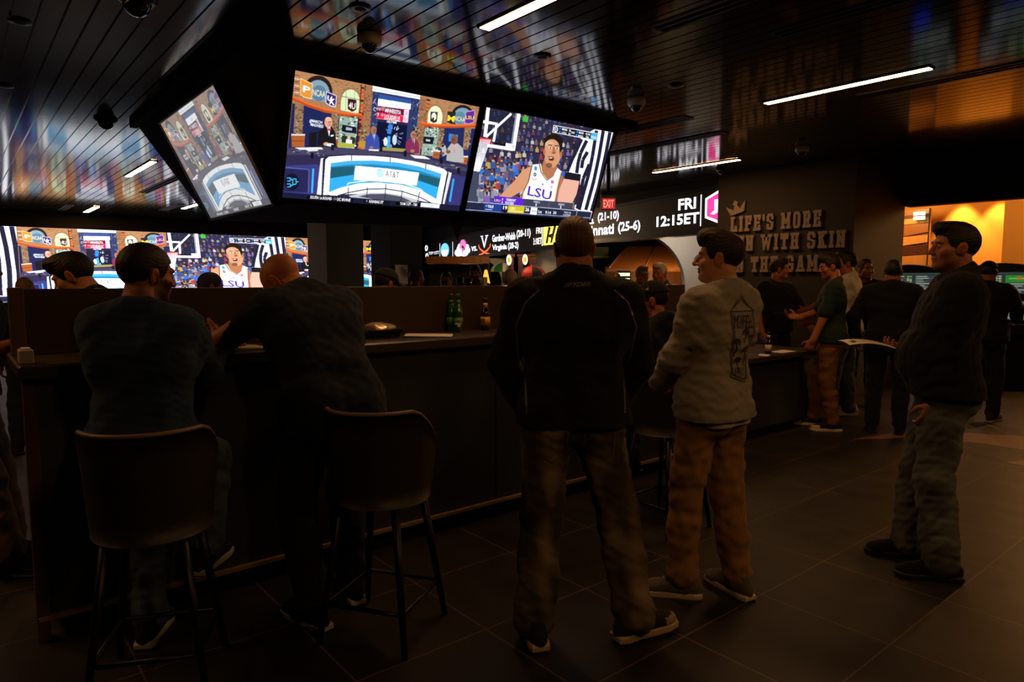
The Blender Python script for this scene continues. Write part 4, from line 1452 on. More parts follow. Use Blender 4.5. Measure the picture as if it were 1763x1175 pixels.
b.build('trim', M_BLACK, t)
t = thing('gap_plate', 'small shiny triangular bracket pointing down beneath the televisions', 'bracket', W(3.72, 5.34, 2.12), YAW_U)  # added mirror plate in place of a triangular gap in the housing
b = MB(); b.prism([(-.085, 0), (.085, 0), (0, -.21)], -.01, .01, M=Matrix(((1, 0, 0), (0, 0, -1), (0, 1, 0)))); b.build('plate', mat('bronze_mirror', '8a6a50', rough=.12, metal=1.0), t)
b = MB(); b.tube([(-.09, 0, .0), (0, 0, -.215), (.09, 0, 0)], .006, 6); b.build('rim', M_BLACKGLOSS, t)

# ------------------------------------------------------------------ ceiling lights, vents, cameras, spots
M_LED = mat('warm_led_diffuser', color='ffbc78', emit=LED, rough=.5)
def led(u, v, L_, label, wd=.072):
    t = thing('ceiling_light', label, 'ceiling light', W(u, v, CEIL), YAW_U, 'linear ceiling lights')
    b = MB(); b.box((0, 0, -.002), (wd, L_, .024)); b.build('diffuser', M_LED, t)
    b = MB()
    for s in (-1, 1):
        b.box((s * (wd / 2 + .008), 0, -.002), (.012, L_ + .03, .018)); b.box((0, s * (L_ / 2 + .008), -.002), (wd + .03, .012, .018))
    b.build('trim', M_BLACK, t)
led(5.70, 2.72, 1.32, 'long warm ceiling strip light over the men near the lettered wall')
led(2.67, 2.86, 1.32, 'warm ceiling strip light cut off by the top of the picture')
led(8.05, 5.83, 1.40, 'warm ceiling strip light just beside the lettered wall')
led(2.18, 10.99, 1.72, 'warm ceiling strip light in front of the far video wall, nearest of three')
led(2.54, 17.9, 1.5, 'small warm ceiling strip light farthest away, above the man with the side parting', .11)
led(4.07, 15.7, 1.3, 'warm ceiling strip light just beside the side-on television', .10)
led(9.9, 8.4, 1.0, 'warm ceiling strip light partly behind the exit sign')
for k, (u, v) in enumerate(((3.6, -1.0), (6.6, -1.4), (.9, -.7), (-1.6, 6.2), (-1.2, 4.2))):
    led(u, v, 1.32, 'warm ceiling strip light outside the picture, over the near floor')

def vent(u, v0, v1, label, wd=.13):
    t = thing('ceiling_vent', label, 'ceiling vent', W(u, (v0 + v1) / 2, CEIL), YAW_U, 'linear slot vents')
    L_ = v1 - v0
    b = MB()
    for x in (-wd / 2, 0, wd / 2):
        b.box((x, 0, -.004), (.016, L_, .012))
    for y in (-L_ / 2, L_ / 2):
        b.box((0, y, -.004), (wd + .016, .016, .012))
    b.build('frame', mat('vent_bronze', '3a322c', rough=.4), t)
    b = MB(); b.box((0, 0, .0), (wd - .01, L_ - .02, .004)); b.build('slot', mat('vent_dark', '030303', rough=.9), t)
vent(3.52, 1.6, 2.85, 'slot vent in the ceiling above the man in the grey sweatshirt')
vent(4.19, .9, 2.43, 'slot vent in the ceiling between two warm strip lights')
vent(6.13, 1.2, 2.75, 'slot vent in the ceiling past the long strip light')
vent(6.47, 4.32, 6.0, 'slot vent in the ceiling above the exit sign')
vent(5.62, 4.15, 5.1, 'short slot vent beside the corner of the television box')
vent(2.80, 11.2, 13.9, 'slot vent in the ceiling between the side-on television and a strip light')
vent(2.05, 17.0, 18.5, 'far slot vent in the ceiling over the video wall')
vent(3.82, 15.5, 17.1, 'far slot vent in the ceiling beside the side-on television')

def dome_camera(u, v, label, flush=False, s=1.0):
    t = thing('security_camera', label, 'security camera', W(u, v, CEIL), 0, 'ceiling dome cameras')
    b = MB()
    if flush:
        b.lathe([(.0, 0), (.105 * s, 0), (.105 * s, -.012), (.085 * s, -.03), (.0, -.03)], 28)
        b.build('housing', M_BLACKGLOSS, t)
        z0, r = -.028, .075 * s
    else:
        b.lathe([(.0, 0), (.076 * s, 0), (.080 * s, -.03 * s), (.077 * s, -.052 * s), (.066 * s, -.066 * s), (.0, -.066 * s)], 28)
        b.build('housing', mat('camera_white', 'b9b2a6', rough=.4), t)
        z0, r = -.064 * s, .052 * s
    b = MB(); b.lathe([(r * math.cos(a), z0 - r * math.sin(a)) for a in np.linspace(0, math.pi / 2, 9)], 24)
    b.build('dome', mat('dark_dome', '050506', rough=.06, coat=1.0), t)
dome_camera(2.178, 4.096, 'white dome camera above the hanging television with the studio')
dome_camera(4.70, 4.02, 'white dome camera beside the corner of the television box')
dome_camera(7.90, 4.20, 'white dome camera over the lettered wall')
dome_camera(1.275, 7.823, 'black flush dome camera between the strip light and the side-on television', True)
dome_camera(.90, 4.40, 'black flush dome camera cut off by the top of the picture', True)
dome_camera(8.50, 5.70, 'small black dome camera beside the end of a strip light', True, .8)
for u, v, lab in ((1.923, 3.723, 'small dark ceiling speaker near the white dome camera, at the top of the picture'), (3.313, 3.696, 'small dark ceiling speaker above the two hanging televisions'),
                  (4.63, 3.55, 'small dark ceiling speaker beside the white dome camera'), (.437, 7.007, 'small dark ceiling speaker over the video wall, at the picture edge'),
                  (.421, 5.232, 'small dark ceiling speaker near the upper corner of the picture')):
    t = thing('ceiling_speaker', lab, 'ceiling speaker', W(u, v, CEIL), 0, 'small round ceiling speakers')
    b = MB(); b.lathe([(.0, 0), (.062, 0), (.062, -.008), (.05, -.014), (.0, -.008)], 20); b.build('ring', M_BLACKGLOSS, t)
    b = MB(); b.lathe([(.0, -.012), (.045, -.012), (.045, -.004), (0, -.004)], 16); b.build('grille', mat('grille_dark', '050505', rough=.9), t)

# ------------------------------------------------------------------ bar island
t = thing('bar_counter', 'long dark bar counter with a raised divider and a drinks ledge', 'bar counter', W(.2, 3.36, 0), YAW_U)
def B(mb_, u0, u1, v0, v1, z0, z1, bevel=0):
    return mb_.box(((u0 + u1) / 2 - .2, (v0 + v1) / 2 - 3.36, (z0 + z1) / 2), (u1 - u0, v1 - v0, z1 - z0), bevel=bevel)
M_FRONT = mat('dark_blue_grey_laminate', '2a2e35', rough=.5, noise=.15, nscale=10)
M_LEDGE = mat('dark_walnut_laminate', '33271c', rough=.38, noise=.18, nscale=14)
b = MB(); B(b, .24, 5.05, 3.40, 3.95, .105, 1.125); b.build('cabinet', M_FRONT, t)
b = MB(); B(b, .30, 5.0, 3.50, 3.87, 0, .105); b.build('toe_kick', M_BLACK, t)
b = MB(); B(b, .21, 5.06, 3.375, 3.40, .095, .113); b.build('kick_strip', mat('worn_brass', 'b09468', rough=.4, metal=.6), t)
b = MB(); B(b, .19, 5.08, 3.32, 4.02, 1.127, 1.187, .008); b.build('ledge', M_LEDGE, t)
b = MB(); B(b, .24, 5.15, 3.80, 3.86, 1.187, 1.488, .004); b.build('divider', mat('divider_laminate', '33251a', rough=.33, noise=.12, nscale=9), t)
b = MB(); B(b, .20, .255, 3.775, 3.885, 1.187, 1.495, .004); B(b, .205, .25, 3.385, 3.45, 0, 1.125, .004); b.build('end_post', mat('bronze_post', '5a4634', rough=.35, metal=.3), t)
for k, u in enumerate((1.45, 2.66, 3.87)):
    b = MB(); B(b, u - .003, u + .003, 3.397, 3.40, .115, 1.12); b.build('panel_joint', M_BLACK, t)
t = thing('low_counter', 'lower dark counter at the end of the bar beside the man in green', 'counter', W(5.2, 3.47, 0), YAW_U)
b = MB(); b.box((.93, .36, .39), (1.8, .62, .62)); b.build('cabinet', M_FRONT, t)
b = MB(); b.box((.93, .38, .04), (1.7, .5, .08)); b.build('toe_kick', M_BLACK, t)
b = MB(); b.box((.93, .06, .09), (1.82, .03, .016)); b.build('kick_strip', M_BLACKGLOSS, t)
b = MB(); b.box((.93, .35, .775), (1.9, .74, .05), bevel=.008); b.build('top', M_LEDGE, t)

# ------------------------------------------------------------------ letters on the wall
GL = {   # strokes on a 0..1 by 0..1 letter box ; slab style block capitals
 'L': [((.14, 0), (.14, 1)), ((0, .0), (1, .0)), ((0, 1), (.42, 1)), ((.9, 0), (.9, .26))],
 'I': [((.5, 0), (.5, 1)), ((.0, 0), (1, 0)), ((.0, 1), (1, 1))],
 'F': [((.18, 0), (.18, 1)), ((0, 1), (.95, 1)), ((.2, .5), (.75, .5)), ((0, 0), (.5, 0)), ((.9, 1), (.9, .76))],
 'E': [((.18, 0), (.18, 1)), ((0, 1), (.95, 1)), ((.2, .5), (.75, .5)), ((0, 0), (.95, 0)), ((.9, 1), (.9, .78)), ((.9, 0), (.9, .22))],
 "'": [((.5, 1), (.5, .85)), ((.5, .85), (.2, .7))],
 'S': [((.9, .78), (.9, .88)), ((.9, .88), (.75, 1)), ((.75, 1), (.25, 1)), ((.25, 1), (.1, .88)), ((.1, .88), (.1, .62)), ((.1, .62), (.9, .4)), ((.9, .4), (.9, .12)), ((.9, .12), (.75, 0)), ((.75, 0), (.25, 0)), ((.25, 0), (.1, .12)), ((.1, .12), (.1, .24))],
 'M': [((.12, 0), (.12, 1)), ((.88, 0), (.88, 1)), ((.12, 1), (.5, .35)), ((.88, 1), (.5, .35)), ((0, 0), (.26, 0)), ((.74, 0), (1, 0)), ((0, 1), (.16, 1)), ((.84, 1), (1, 1))],
 'O': [((.1, .14), (.1, .86)), ((.9, .14), (.9, .86)), ((.1, .86), (.27, 1)), ((.27, 1), (.73, 1)), ((.73, 1), (.9, .86)), ((.1, .14), (.27, 0)), ((.27, 0), (.73, 0)), ((.73, 0), (.9, .14))],
 'R': [((.18, 0), (.18, 1)), ((0, 1), (.72, 1)), ((.72, 1), (.88, .87)), ((.88, .87), (.88, .6)), ((.88, .6), (.72, .47)), ((.72, .47), (.2, .47)), ((.62, .47), (.86, 0)), ((0, 0), (.4, 0)), ((.78, 0), (1, 0))],
 'U': [((.14, 1), (.14, .14)), ((.86, 1), (.86, .14)), ((.14, .14), (.3, 0)), ((.3, 0), (.7, 0)), ((.7, 0), (.86, .14)), ((0, 1), (.32, 1)), ((.68, 1), (1, 1))],
 'N': [((.14, 0), (.14, 1)), ((.86, 0), (.86, 1)), ((.14, 1), (.86, 0)), ((0, 0), (.32, 0)), ((.68, 1), (1, 1)), ((0, 1), (.16, 1))],
 'W': [((.08, 1), (.27, 0)), ((.27, 0), (.5, .8)), ((.5, .8), (.73, 0)), ((.73, 0), (.92, 1)), ((0, 1), (.22, 1)), ((.78, 1), (1, 1))],
 'T': [((.5, 0), (.5, 1)), ((0, 1), (1, 1)), ((.26, 0), (.74, 0)), ((.06, 1), (.06, .76)), ((.94, 1), (.94, .76))],
 'H': [((.16, 0), (.16, 1)), ((.84, 0), (.84, 1)), ((.16, .5), (.84, .5)), ((0, 0), (.34, 0)), ((.66, 0), (1, 0)), ((0, 1), (.34, 1)), ((.66, 1), (1, 1))],
 'K': [((.16, 0), (.16, 1)), ((.2, .45), (.82, 1)), ((.4, .6), (.84, 0)), ((0, 0), (.36, 0)), ((.7, 0), (1, 0)), ((0, 1), (.36, 1)), ((.68, 1), (.98, 1))],
 'G': [((.9, .76), (.9, .86)), ((.9, .86), (.73, 1)), ((.73, 1), (.27, 1)), ((.27, 1), (.1, .86)), ((.1, .86), (.1, .14)), ((.1, .14), (.27, 0)), ((.27, 0), (.73, 0)), ((.73, 0), (.9, .14)), ((.9, .14), (.9, .45)), ((.9, .45), (.55, .45))],
 'A': [((.12, 0), (.42, 1)), ((.88, 0), (.58, 1)), ((.4, 1), (.6, 1)), ((.24, .3), (.76, .3)), ((0, 0), (.3, 0)), ((.7, 0), (1, 0))],
}
M_LETTER = mat('warm_grey_letters', '8d7d70', rough=.6)
t = thing('wall_lettering', "raised grey slogan LIFE'S MORE FUN WITH SKIN IN THE GAME on the charcoal wall", 'lettering', W(9.05, 5.0, 1.6), YAW_U - math.pi / 2)
# local x runs along -V (to the right for the reader), local y goes into the wall, z up
def slab_letter(ch, x, z, w, h, th=.040, dp=.03):
    b = MB()
    for i, (p, q) in enumerate(GL[ch]):
        ins = th / 2
        a = Vector((x + ins + p[0] * (w - th), 0, z + ins + p[1] * (h - th)))
        c = Vector((x + ins + q[0] * (w - th), 0, z + ins + q[1] * (h - th)))
        d = (c - a).normalized()
        k = th / 2 * (1.0 if abs(d.x) < .01 or abs(d.z) < .01 else .72)
        nrm = Vector((-d.z, 0, d.x)) * k
        a, c = a - d * th / 2 * .98, c + d * th / 2 * .98
        e = i * .0002
        b.hexa([a + nrm + Vector((0, -.012, 0)), c + nrm + Vector((0, -.012, 0)), c - nrm + Vector((0, -.012, 0)), a - nrm + Vector((0, -.012, 0)),
                a + nrm + Vector((0, -.012 - dp - e, 0)), c + nrm + Vector((0, -.012 - dp - e, 0)), c - nrm + Vector((0, -.012 - dp - e, 0)), a - nrm + Vector((0, -.012 - dp - e, 0))])
    return b
def row(text, v_left, v_right, z0, h):
    wd = {'I': .62, "'": .38, ' ': .55, 'M': 1.2, 'W': 1.35}
    tot = sum(wd.get(c, 1) for c in text)
    x, x1 = 5.0 - v_left, 5.0 - v_right
    un = (x1 - x) / tot
    for c in text:
        w_ = wd.get(c, 1) * un
        if c != ' ':
            slab_letter(c, x, z0 - 1.6, w_ - un * .16, h).build('letter', M_LETTER, t)
        x += w_
row("LIFE'S MORE", 5.86, 4.46, 2.235, .225)
row('FUN WITH SKIN', 5.90, 4.13, 1.950, .225)
row('IN THE GAME', 5.84, 4.33, 1.640, .225)
t = thing('crown_emblem', 'small grey three pointed crown emblem above the slogan on the wall', 'emblem', W(9.05, 5.75, 2.5), YAW_U - math.pi / 2)
b = MB()
MX = Matrix(((1, 0, 0), (0, 0, 1), (0, 1, 0)))
R8 = Matrix.Rotation(math.radians(-14), 3, 'Y')
for poly in ([(-.13, .02), (-.10, .045), (.10, .045), (.13, .02), (.10, .0), (-.10, .0)], [(-.125, .04), (-.165, .15), (-.085, .09), (-.05, .045)], [(-.07, .045), (-.02, .12), (-.045, .155), (0, .20), (.045, .155), (.02, .12), (.07, .045)], [(.05, .045), (.085, .09), (.165, .15), (.125, .04)]):
    b.prism(poly, -.04, -.012, M=R8 @ MX)
b.build('crown', M_LETTER, t)
# ------------------------------------------------------------------ led ticker band
TB, TC = Vector((1.56, 13.6, 0)), Vector((-2.83, 22.0, 0))
TA = TB + Vector((1.94, -3.3, 0)).normalized() * 3.38
ZB = {'A': (2.335, 2.955), 'B': (2.31, 2.86), 'C': (2.08, 2.68)}
t = thing('led_ticker', 'long black led ticker band with white basketball fixtures under the ceiling', 'led ticker')
M_PANEL = mat('led_panel', '1c1611', rough=.5)
def band(p, q, zp, zq, th, off):
    d = (q - p).normalized()
    nrm = Vector((d.y, -d.x, 0))
    if nrm.y > 0:
        nrm = -nrm
    a, c = p + nrm * off, q + nrm * off
    e, f = a - nrm * th, c - nrm * th
    up = lambda P, z: Vector((P.x, P.y, z))
    return [up(a, zp[0]), up(c, zq[0]), up(f, zq[0]), up(e, zp[0]), up(a, zp[1]), up(c, zq[1]), up(f, zq[1]), up(e, zp[1])]
for p, q, zp, zq in ((TC, TB, ZB['C'], ZB['B']), (TB, TA, ZB['B'], ZB['A'])):
    b = MB(); b.hexa(band(p, q, zp, zq, .18, .0)); b.build('panel', M_PANEL, t)
    b = MB()
    b.hexa(band(p, q, (zp[0] - .07, zp[0]), (zq[0] - .07, zq[0]), .22, .02)); b.hexa(band(p, q, (zp[1], zp[1] + .05), (zq[1], zq[1] + .05), .22, .02))
    b.build('trim', M_BLACKGLOSS, t)
mb = MB()
mb.hexa(band(TC, TB, (2.73, 3.13), (2.91, 3.13), .2, -.01)); mb.hexa(band(TB, TA, (2.91, 3.13), (3.005, 3.13), .2, -.01))
struct('trim_3', mb, M_BLACK)
EW = dict(emit=1.5, rough=.5)
M_LEDW = mat('led_white', 'f4f4ff', **EW)
def on_band(seg, s0, s1, z0, z1, word=None, poly=None, m=None, name='message', bold=.028, tilt=0):
    p, q = (TC, TB) if seg == 'C' else (TB, TA)
    d = (q - p).normalized()
    nrm = Vector((d.y, -d.x, 0))
    nrm = -nrm if nrm.y > 0 else nrm
    if word:
        P, T = text_tris(word, bold)
        T = T.tolist()
    else:
        P, T = np.array(poly, float), [list(range(len(poly)))]
    b = MB()
    b.add([p + d * (s0 + (s1 - s0) * float(x)) + nrm * (.008 + tilt) + Vector((0, 0, z0 + (z1 - z0) * float(y))) for x, y in P], T)
    return b.build(name, m or M_LEDW, t)
on_band('C', .15, .41, 2.43, 2.62, '0'); on_band('C', .19, .45, 2.20, 2.37, '0')
on_band('C', .48, .86, 2.31, 2.40, 'TOP', bold=.012); on_band('C', .95, 1.36, 2.31, 2.40, '1ST', bold=.012)
SQ = [(0, 0), (1, 0), (1, 1), (0, 1)]
for s in (1.415, 2.415):
    on_band('C', s, s + .03, 2.15, 2.62, poly=SQ, name='divider_line')
on_band('B', 2.90, 2.92, 2.39, 2.89, poly=SQ, name='divider_line')
on_band('C', 7.555, 7.585, 2.28, 2.71, poly=SQ, name='divider_line')
cir = [(.5 + .5 * math.cos(a), .5 + .5 * math.sin(a)) for a in np.linspace(0, 2 * math.pi, 28, endpoint=False)]
on_band('C', 1.50, 2.15, 2.20, 2.61, poly=cir, m=mat('led_sky_blue', '6cc4f4', **EW), name='emblem')
on_band('C', 1.53, 2.12, 2.21, 2.40, poly=[(.06, 1), (.94, 1), (.9, .5), (.72, .12), (.5, 0), (.28, .12), (.1, .5)], m=M_LEDW, name='emblem', tilt=.004)
on_band('C', 1.66, 2.0, 2.29, 2.37, 'NCAA', m=mat('led_sky_blue', '6cc4f4', **EW), tilt=.008, bold=.01)
on_band('C', 1.52, 2.15, 2.145, 2.175, poly=SQ, name='divider_line')
r = random.Random(2)
pk = mat('led_pink', 'f070b0', **EW)
for i, (x, y, rr) in enumerate(((.16, .25, .16), (.3, .45, .16), (.24, .12, .13), (.42, .2, .15), (.72, .2, .16), (.85, .32, .15), (.62, .1, .12), (.8, .52, .13), (.33, .62, .1))):
    on_band('C', 2.57 + 1.1 * (x - rr), 2.57 + 1.1 * (x + rr), 2.15 + .5 * (y - rr * 1.1 + .05), 2.15 + .5 * (y + rr * 1.1 + .05), poly=cir, name='emblem', tilt=.001 * i)
on_band('C', 2.96, 3.42, 2.36, 2.64, poly=[(0, .2), (.2, 0), (.35, .45), (.6, .4), (.8, 0), (1, .25), (.95, .7), (.7, 1), (.3, 1), (.05, .7)], m=pk, name='emblem', tilt=.012)
on_band('C', 3.10, 3.26, 2.24, 2.40, poly=[(0, 1), (1, 1), (.6, 0), (.4, 0)], m=pk, name='emblem', tilt=.013)
on_band('C', 3.74, 4.12, 2.30, 2.43, 'vs.', bold=.016)
on_band('C', 4.33, 4.80, 2.36, 2.68, poly=[(0, 1), (.34, 1), (.34, .93), (.26, .93), (.5, .25), (.72, .93), (.64, .93), (.64, 1), (1, 1), (1, .93), (.9, .93), (.52, 0), (.46, 0), (.1, .93), (0, .93)], name='emblem')
orr = mat('led_orange', 'f06a34', **EW)
for sgn in (0, 1):
    P_ = [(.0, .86), (.05, .98), (.12, .66), (.35, .42), (.72, .16), (.98, .02), (.92, -.06), (.62, .06), (.26, .32), (.06, .60)]
    if sgn:
        P_ = [(1 - x, y) for x, y in P_][::-1]
    on_band('C', 4.20, 4.97, 2.18, 2.47, poly=P_, m=orr, name='emblem', tilt=.004 + .002 * sgn)
    x0 = 4.78 if sgn == 0 else 4.24
    on_band('C', x0, x0 + .14, 2.165, 2.215, poly=cir, m=orr, name='emblem', tilt=.009)
on_band('C', 5.04, 6.30, 2.485, 2.665, 'Gardner-Webb'); on_band('C', 6.36, 7.04, 2.485, 2.70, '(20-11)')
on_band('C', 5.04, 5.85, 2.235, 2.415, 'Virginia'); on_band('C', 5.92, 6.45, 2.235, 2.43, '(28-2)')
on_band('C', 7.30, 7.53, 2.56, 2.70, 'FRI', bold=.012); on_band('C', 7.17, 7.54, 2.32, 2.47, '3:10ET', bold=.012)
on_band('C', 7.62, 8.3, 2.29, 2.73, poly=SQ, m=mat('led_yellow', 'e8e060', **EW), name='emblem')
on_band('C', 7.70, 8.2, 2.33, 2.69, poly=[(.05, .0), (.3, 1), (.5, .9), (.35, .5), (.6, .55), (.75, 1), (.95, .95), (.6, 0), (.45, 0), (.52, .3), (.3, .35), (.25, 0)], m=mat('led_black', '10120c', rough=.6), name='emblem', tilt=.004)
on_band('B', -.75, .10, 2.62, 2.79, 'Iowa'); on_band('B', .22, .86, 2.62, 2.82, '(21-10)')
on_band('B', -.62, .72, 2.39, 2.60, 'Cincinnati'); on_band('B', .84, 1.46, 2.375, 2.60, '(25-6)')
on_band('B', 2.40, 2.80, 2.68, 2.865, 'FRI'); on_band('B', 1.88, 2.88, 2.44, 2.62, '12:15ET')
oct_ = [(1, .0), (1, 1), (.75, 1), (0, .8), (0, .2), (.75, 0)]      # the emblem runs on behind the charcoal wall
MAG = mat('led_magenta', 'f03a90', **EW)
on_band('B', 3.00, 3.37, 2.41, 2.92, poly=oct_, name='emblem')
on_band('B', 3.045, 3.37, 2.45, 2.88, poly=oct_, m=MAG, name='emblem', tilt=.004)
on_band('B', 3.20, 3.37, 2.62, 2.78, poly=[(0, 0), (1, 0), (1, 1), (0, 1)], name='emblem', tilt=.008)
on_band('B', 3.12, 3.37, 2.55, 2.62, poly=[(0, .2), (.3, 0), (.6, .4), (1, .1), (1, .8), (.5, 1), (.2, .7)], name='emblem', tilt=.009)

# ------------------------------------------------------------------ exit sign hung from the ceiling
t = thing('exit_sign', 'red lit exit sign hanging from the ceiling in front of the led ticker', 'exit sign', (1.36, 9.8, 2.62), math.radians(6))
b = MB(); b.box((0, 0, .0), (.21, .06, .21)); b.build('housing', mat('grey_plastic', '6a625e', rough=.5), t)
b = MB(); b.box((0, 0, .13), (.2, .07, .05)); b.box((0, 0, .30), (.04, .03, .36)); b.build('mount', M_BLACK, t)
b = MB(); b.box((0, -.034, -.02), (.19, .006, .15)); b.build('face', mat('exit_face', 'c8303c', emit=.7, rough=.4), t)
P, T = text_tris('EXIT', .02)
b = MB(); b.add([(-.075 + .15 * float(x), -.0385, -.075 + .11 * float(y)) for x, y in P], T.tolist()); b.build('lettering', mat('exit_red', 'ff8a70', emit=1.4), t)

# ------------------------------------------------------------------ rooms beyond the ticker
def arch_wall(name, x0, x1, z1, cx, rad, zc, Y, th, m):
    mb = MB()
    N = 28
    for y in (Y,):
        arc = [(cx + rad * math.cos(a), zc + rad * math.sin(a)) for a in np.linspace(0, math.pi, N)]
        top = [(max(min(cx + rad * 1.0 * math.cos(a), x1), x0), z1) for a in np.linspace(0, math.pi, N)]
        vs = [(x, y, z) for x, z in arc] + [(x, y, z) for x, z in top] + [(x, y + th, z) for x, z in arc] + [(x, y + th, z) for x, z in top]
        fs = []
        for i in range(N - 1):
            fs += [(i, N + i, N + i + 1, i + 1), (2 * N + i, 2 * N + i + 1, 3 * N + i + 1, 3 * N + i), (i, i + 1, 2 * N + i + 1, 2 * N + i), (N + i, 3 * N + i, 3 * N + i + 1, N + i + 1)]
        mb.add(vs, fs)
    if x1 > cx + rad:
        mb.box(((cx + rad + x1) / 2, Y + th / 2, z1 / 2), (x1 - cx - rad, th, z1))
        mb.box((cx + rad + .0, Y + th / 2, zc / 2), (.02, th, zc))
    if x0 < cx - rad:
        mb.box(((cx - rad + x0) / 2, Y + th / 2, z1 / 2), (cx - rad - x0, th, z1))
    return struct(name, mb, m)
arch_wall('wall_arch', 1.25, 4.6, 2.60, 2.60, 1.19, 1.39, 15.0, .25, M_WHITEWALL)
arch_wall('wall_arcade', -1.50, -.18, 2.08, -.87, .6, 1.46, 17.6, .25, M_WHITEWALL)
mb = MB(); mb.box((.75, 16.4, 1.15), (.6, .2, 2.3)); struct('wall_niche', mb, M_WHITEWALL)
mb = MB(); mb.box((2.5, 27.0, 1.6), (22, .2, 3.4)); struct('wall_beyond', mb, mat('dark_green_wall', '2a3426', rough=.8))
mb = MB(); mb.box((4.6, 21.8, 2.86), (7.4, 10, .1)); struct('ceiling_beyond', mb, mat('brown_ceiling_paint', '8a5a34', rough=.7))
t = thing('wood_canopy', 'sloping honey coloured wooden canopy seen through the white arch', 'canopy', (4.2, 18.0, 0))
b = MB(); b.hexa([(-1.85, -1, 1.73), (2.2, -1, 1.73), (2.2, 2, 2.42), (-.85, 2, 2.42), (-1.85, -1, 1.80), (2.2, -1, 1.80), (2.2, 2, 2.50), (-.85, 2, 2.50)]); b.build('roof', M_WOOD, t)
b = MB(); b.box((-1.4, -.6, .87), (.09, .09, 1.74)); b.build('post', M_WOOD, t)
b = MB(); b.box((.2, 1.2, .95), (3.6, .1, 1.9)); b.build('back_panel', M_WOOD, t)
b = MB()
for k in range(4):
    b.tube([(-1.8 + k * .9, -.98, 1.82), (-.85 + k * .8, 1.98, 2.52)], .018, 5)
b.build('rib', M_WOOD, t)
t = thing('green_soffit', 'dark green slab of ceiling behind the white arch', 'soffit', (1.75, 21.8, 0))
b = MB(); b.box((0, 0, 2.32), (2.2, 3.0, .35)); b.build('slab', mat('moss_green', '3a4a30', rough=.7), t)
b = MB(); b.box((0, -1.52, 2.2), (2.2, .04, .05)); b.build('edge', mat('pale_edge', '8a8464', rough=.6), t)
for k, (x, y, lab) in enumerate(((3.15, 17.9, 'bright round ceiling lamp above the wooden canopy, nearer of the pair'), (3.85, 19.4, 'round ceiling lamp above the wooden canopy, further of the pair'))):
    t = thing('ceiling_lamp', lab, 'ceiling lamp', (x, y, 2.81), 0, 'round lamps over the canopy')
    b = MB(); b.lathe([(0, -.03), (.10, -.03), (.10, 0), (0, 0)], 20); b.build('diffuser', mat('warm_lamp', 'ffe2b8', emit=5), t)
    b = MB(); b.lathe([(.10, -.035), (.13, -.03), (.13, 0), (.10, 0)], 20); b.build('rim', M_METAL, t)
def point(name, loc_, power, color, rad=.1, typ='POINT', rot=None, spot=70, blend=.6):
    l = bpy.data.lights.new(name, typ)
    l.energy = power
    l.color = color
    l.shadow_soft_size = rad
    if typ == 'SPOT':
        l.spot_size = math.radians(spot); l.spot_blend = blend
    o = bpy.data.objects.new(name, l)
    COL.objects.link(o)
    o.location = loc_
    if rot:
        o.rotation_euler = rot
    return o
WARM = (1.0, .62, .30)
point('canopy_fill', (3.9, 16.4, 2.5), 90, WARM, .15)  # fill light added to brighten the canopy, no fixture here
point('canopy_fill_low', (4.0, 18.0, 1.5), 25, WARM, .15)  # added fill light under the canopy roof, without a fixture
point('arcade_fill', (-.1, 14.4, 2.6), 60, WARM, .15)  # added fill for the arcade and the people before it
point('arch_fill', (3.3, 13.9, 2.5), 40, (1.0, .85, .72), .15)  # added fill for the white arch, no visible source
t = thing('odds_board', 'small bright white and green screen beneath the wooden canopy', 'screen', (2.75, 16.9, 1.60))
b = MB(); b.box((0, 0, 0), (.34, .05, .30)); b.build('case', M_BLACK, t)
b = MB(); b.tube([(0, .02, -.1), (0, .02, -1.60)], .015, 8); b.build('pole', M_BLACK, t)
b = MB(); b.box((-.07, -.028, -.06), (.13, .004, .06)); b.box((.09, -.028, -.06), (.12, .004, .06)); b.box((0, -.028, .06), (.3, .004, .08)); b.build('lit_rows', mat('lit_pale_green', 'cfe0c8', emit=1.0), t)
t = thing('pennant_sign', 'black hanging sign with a gold face shape beside the arch', 'sign', (3.42, 16.0, 1.62))
b = MB(); b.box((0, 0, 0), (.24, .03, .34)); b.build('board', M_BLACK, t)
b = MB(); b.tube([(0, .02, -.1), (0, .02, -1.62)], .015, 8); b.build('pole', M_BLACK, t)
b = MB(); b.lathe([(0, -.02), (.08, -.02), (.08, -.016), (0, -.016)], 20, M=Matrix(((1, 0, 0), (0, 0, 1), (0, -1.3, 0)))); b.build('disc', mat('gold_face', 'c89a3a', emit=.25), t)  # disc given a faint emission
t = thing('drink_cup', 'small purple lit cup on the bar just past the divider end', 'cup', W(4.98, 3.6, 1.187))
b = MB(); b.lathe([(0, 0), (.028, 0), (.036, .11), (.0, .105)], 16); b.build('body', mat('purple_glow_plastic', 'a060d8', emit=.5), t)  # purple light on the cup put in as its own emission
def umbrella(name, label, x, y, z, r_, c1, c2, em=0.0):
    t = thing(name, label, 'umbrella', (x, y, z), 0, 'small parasols by the arcade')
    n = 8
    for k in range(n):
        b = MB()
        vs = []
        for i in range(7):
            a = i / 6 * math.pi / 2
            for j in range(4):
                ph = 2 * math.pi * (k + j / 3) / n
                vs.append((r_ * math.sin(a) * math.cos(ph), r_ * math.sin(a) * math.sin(ph), r_ * .72 * math.cos(a)))
        b.add(vs, [(i * 4 + j, i * 4 + j + 1, i * 4 + 5 + j, i * 4 + 4 + j) for i in range(6) for j in range(3)], True)
        b.build('panel', c1 if k % 2 else c2, t)
    b = MB(); b.tube([(0, 0, r_ * .78), (0, 0, -z)], .014, 8); b.build('pole', M_METAL, t)
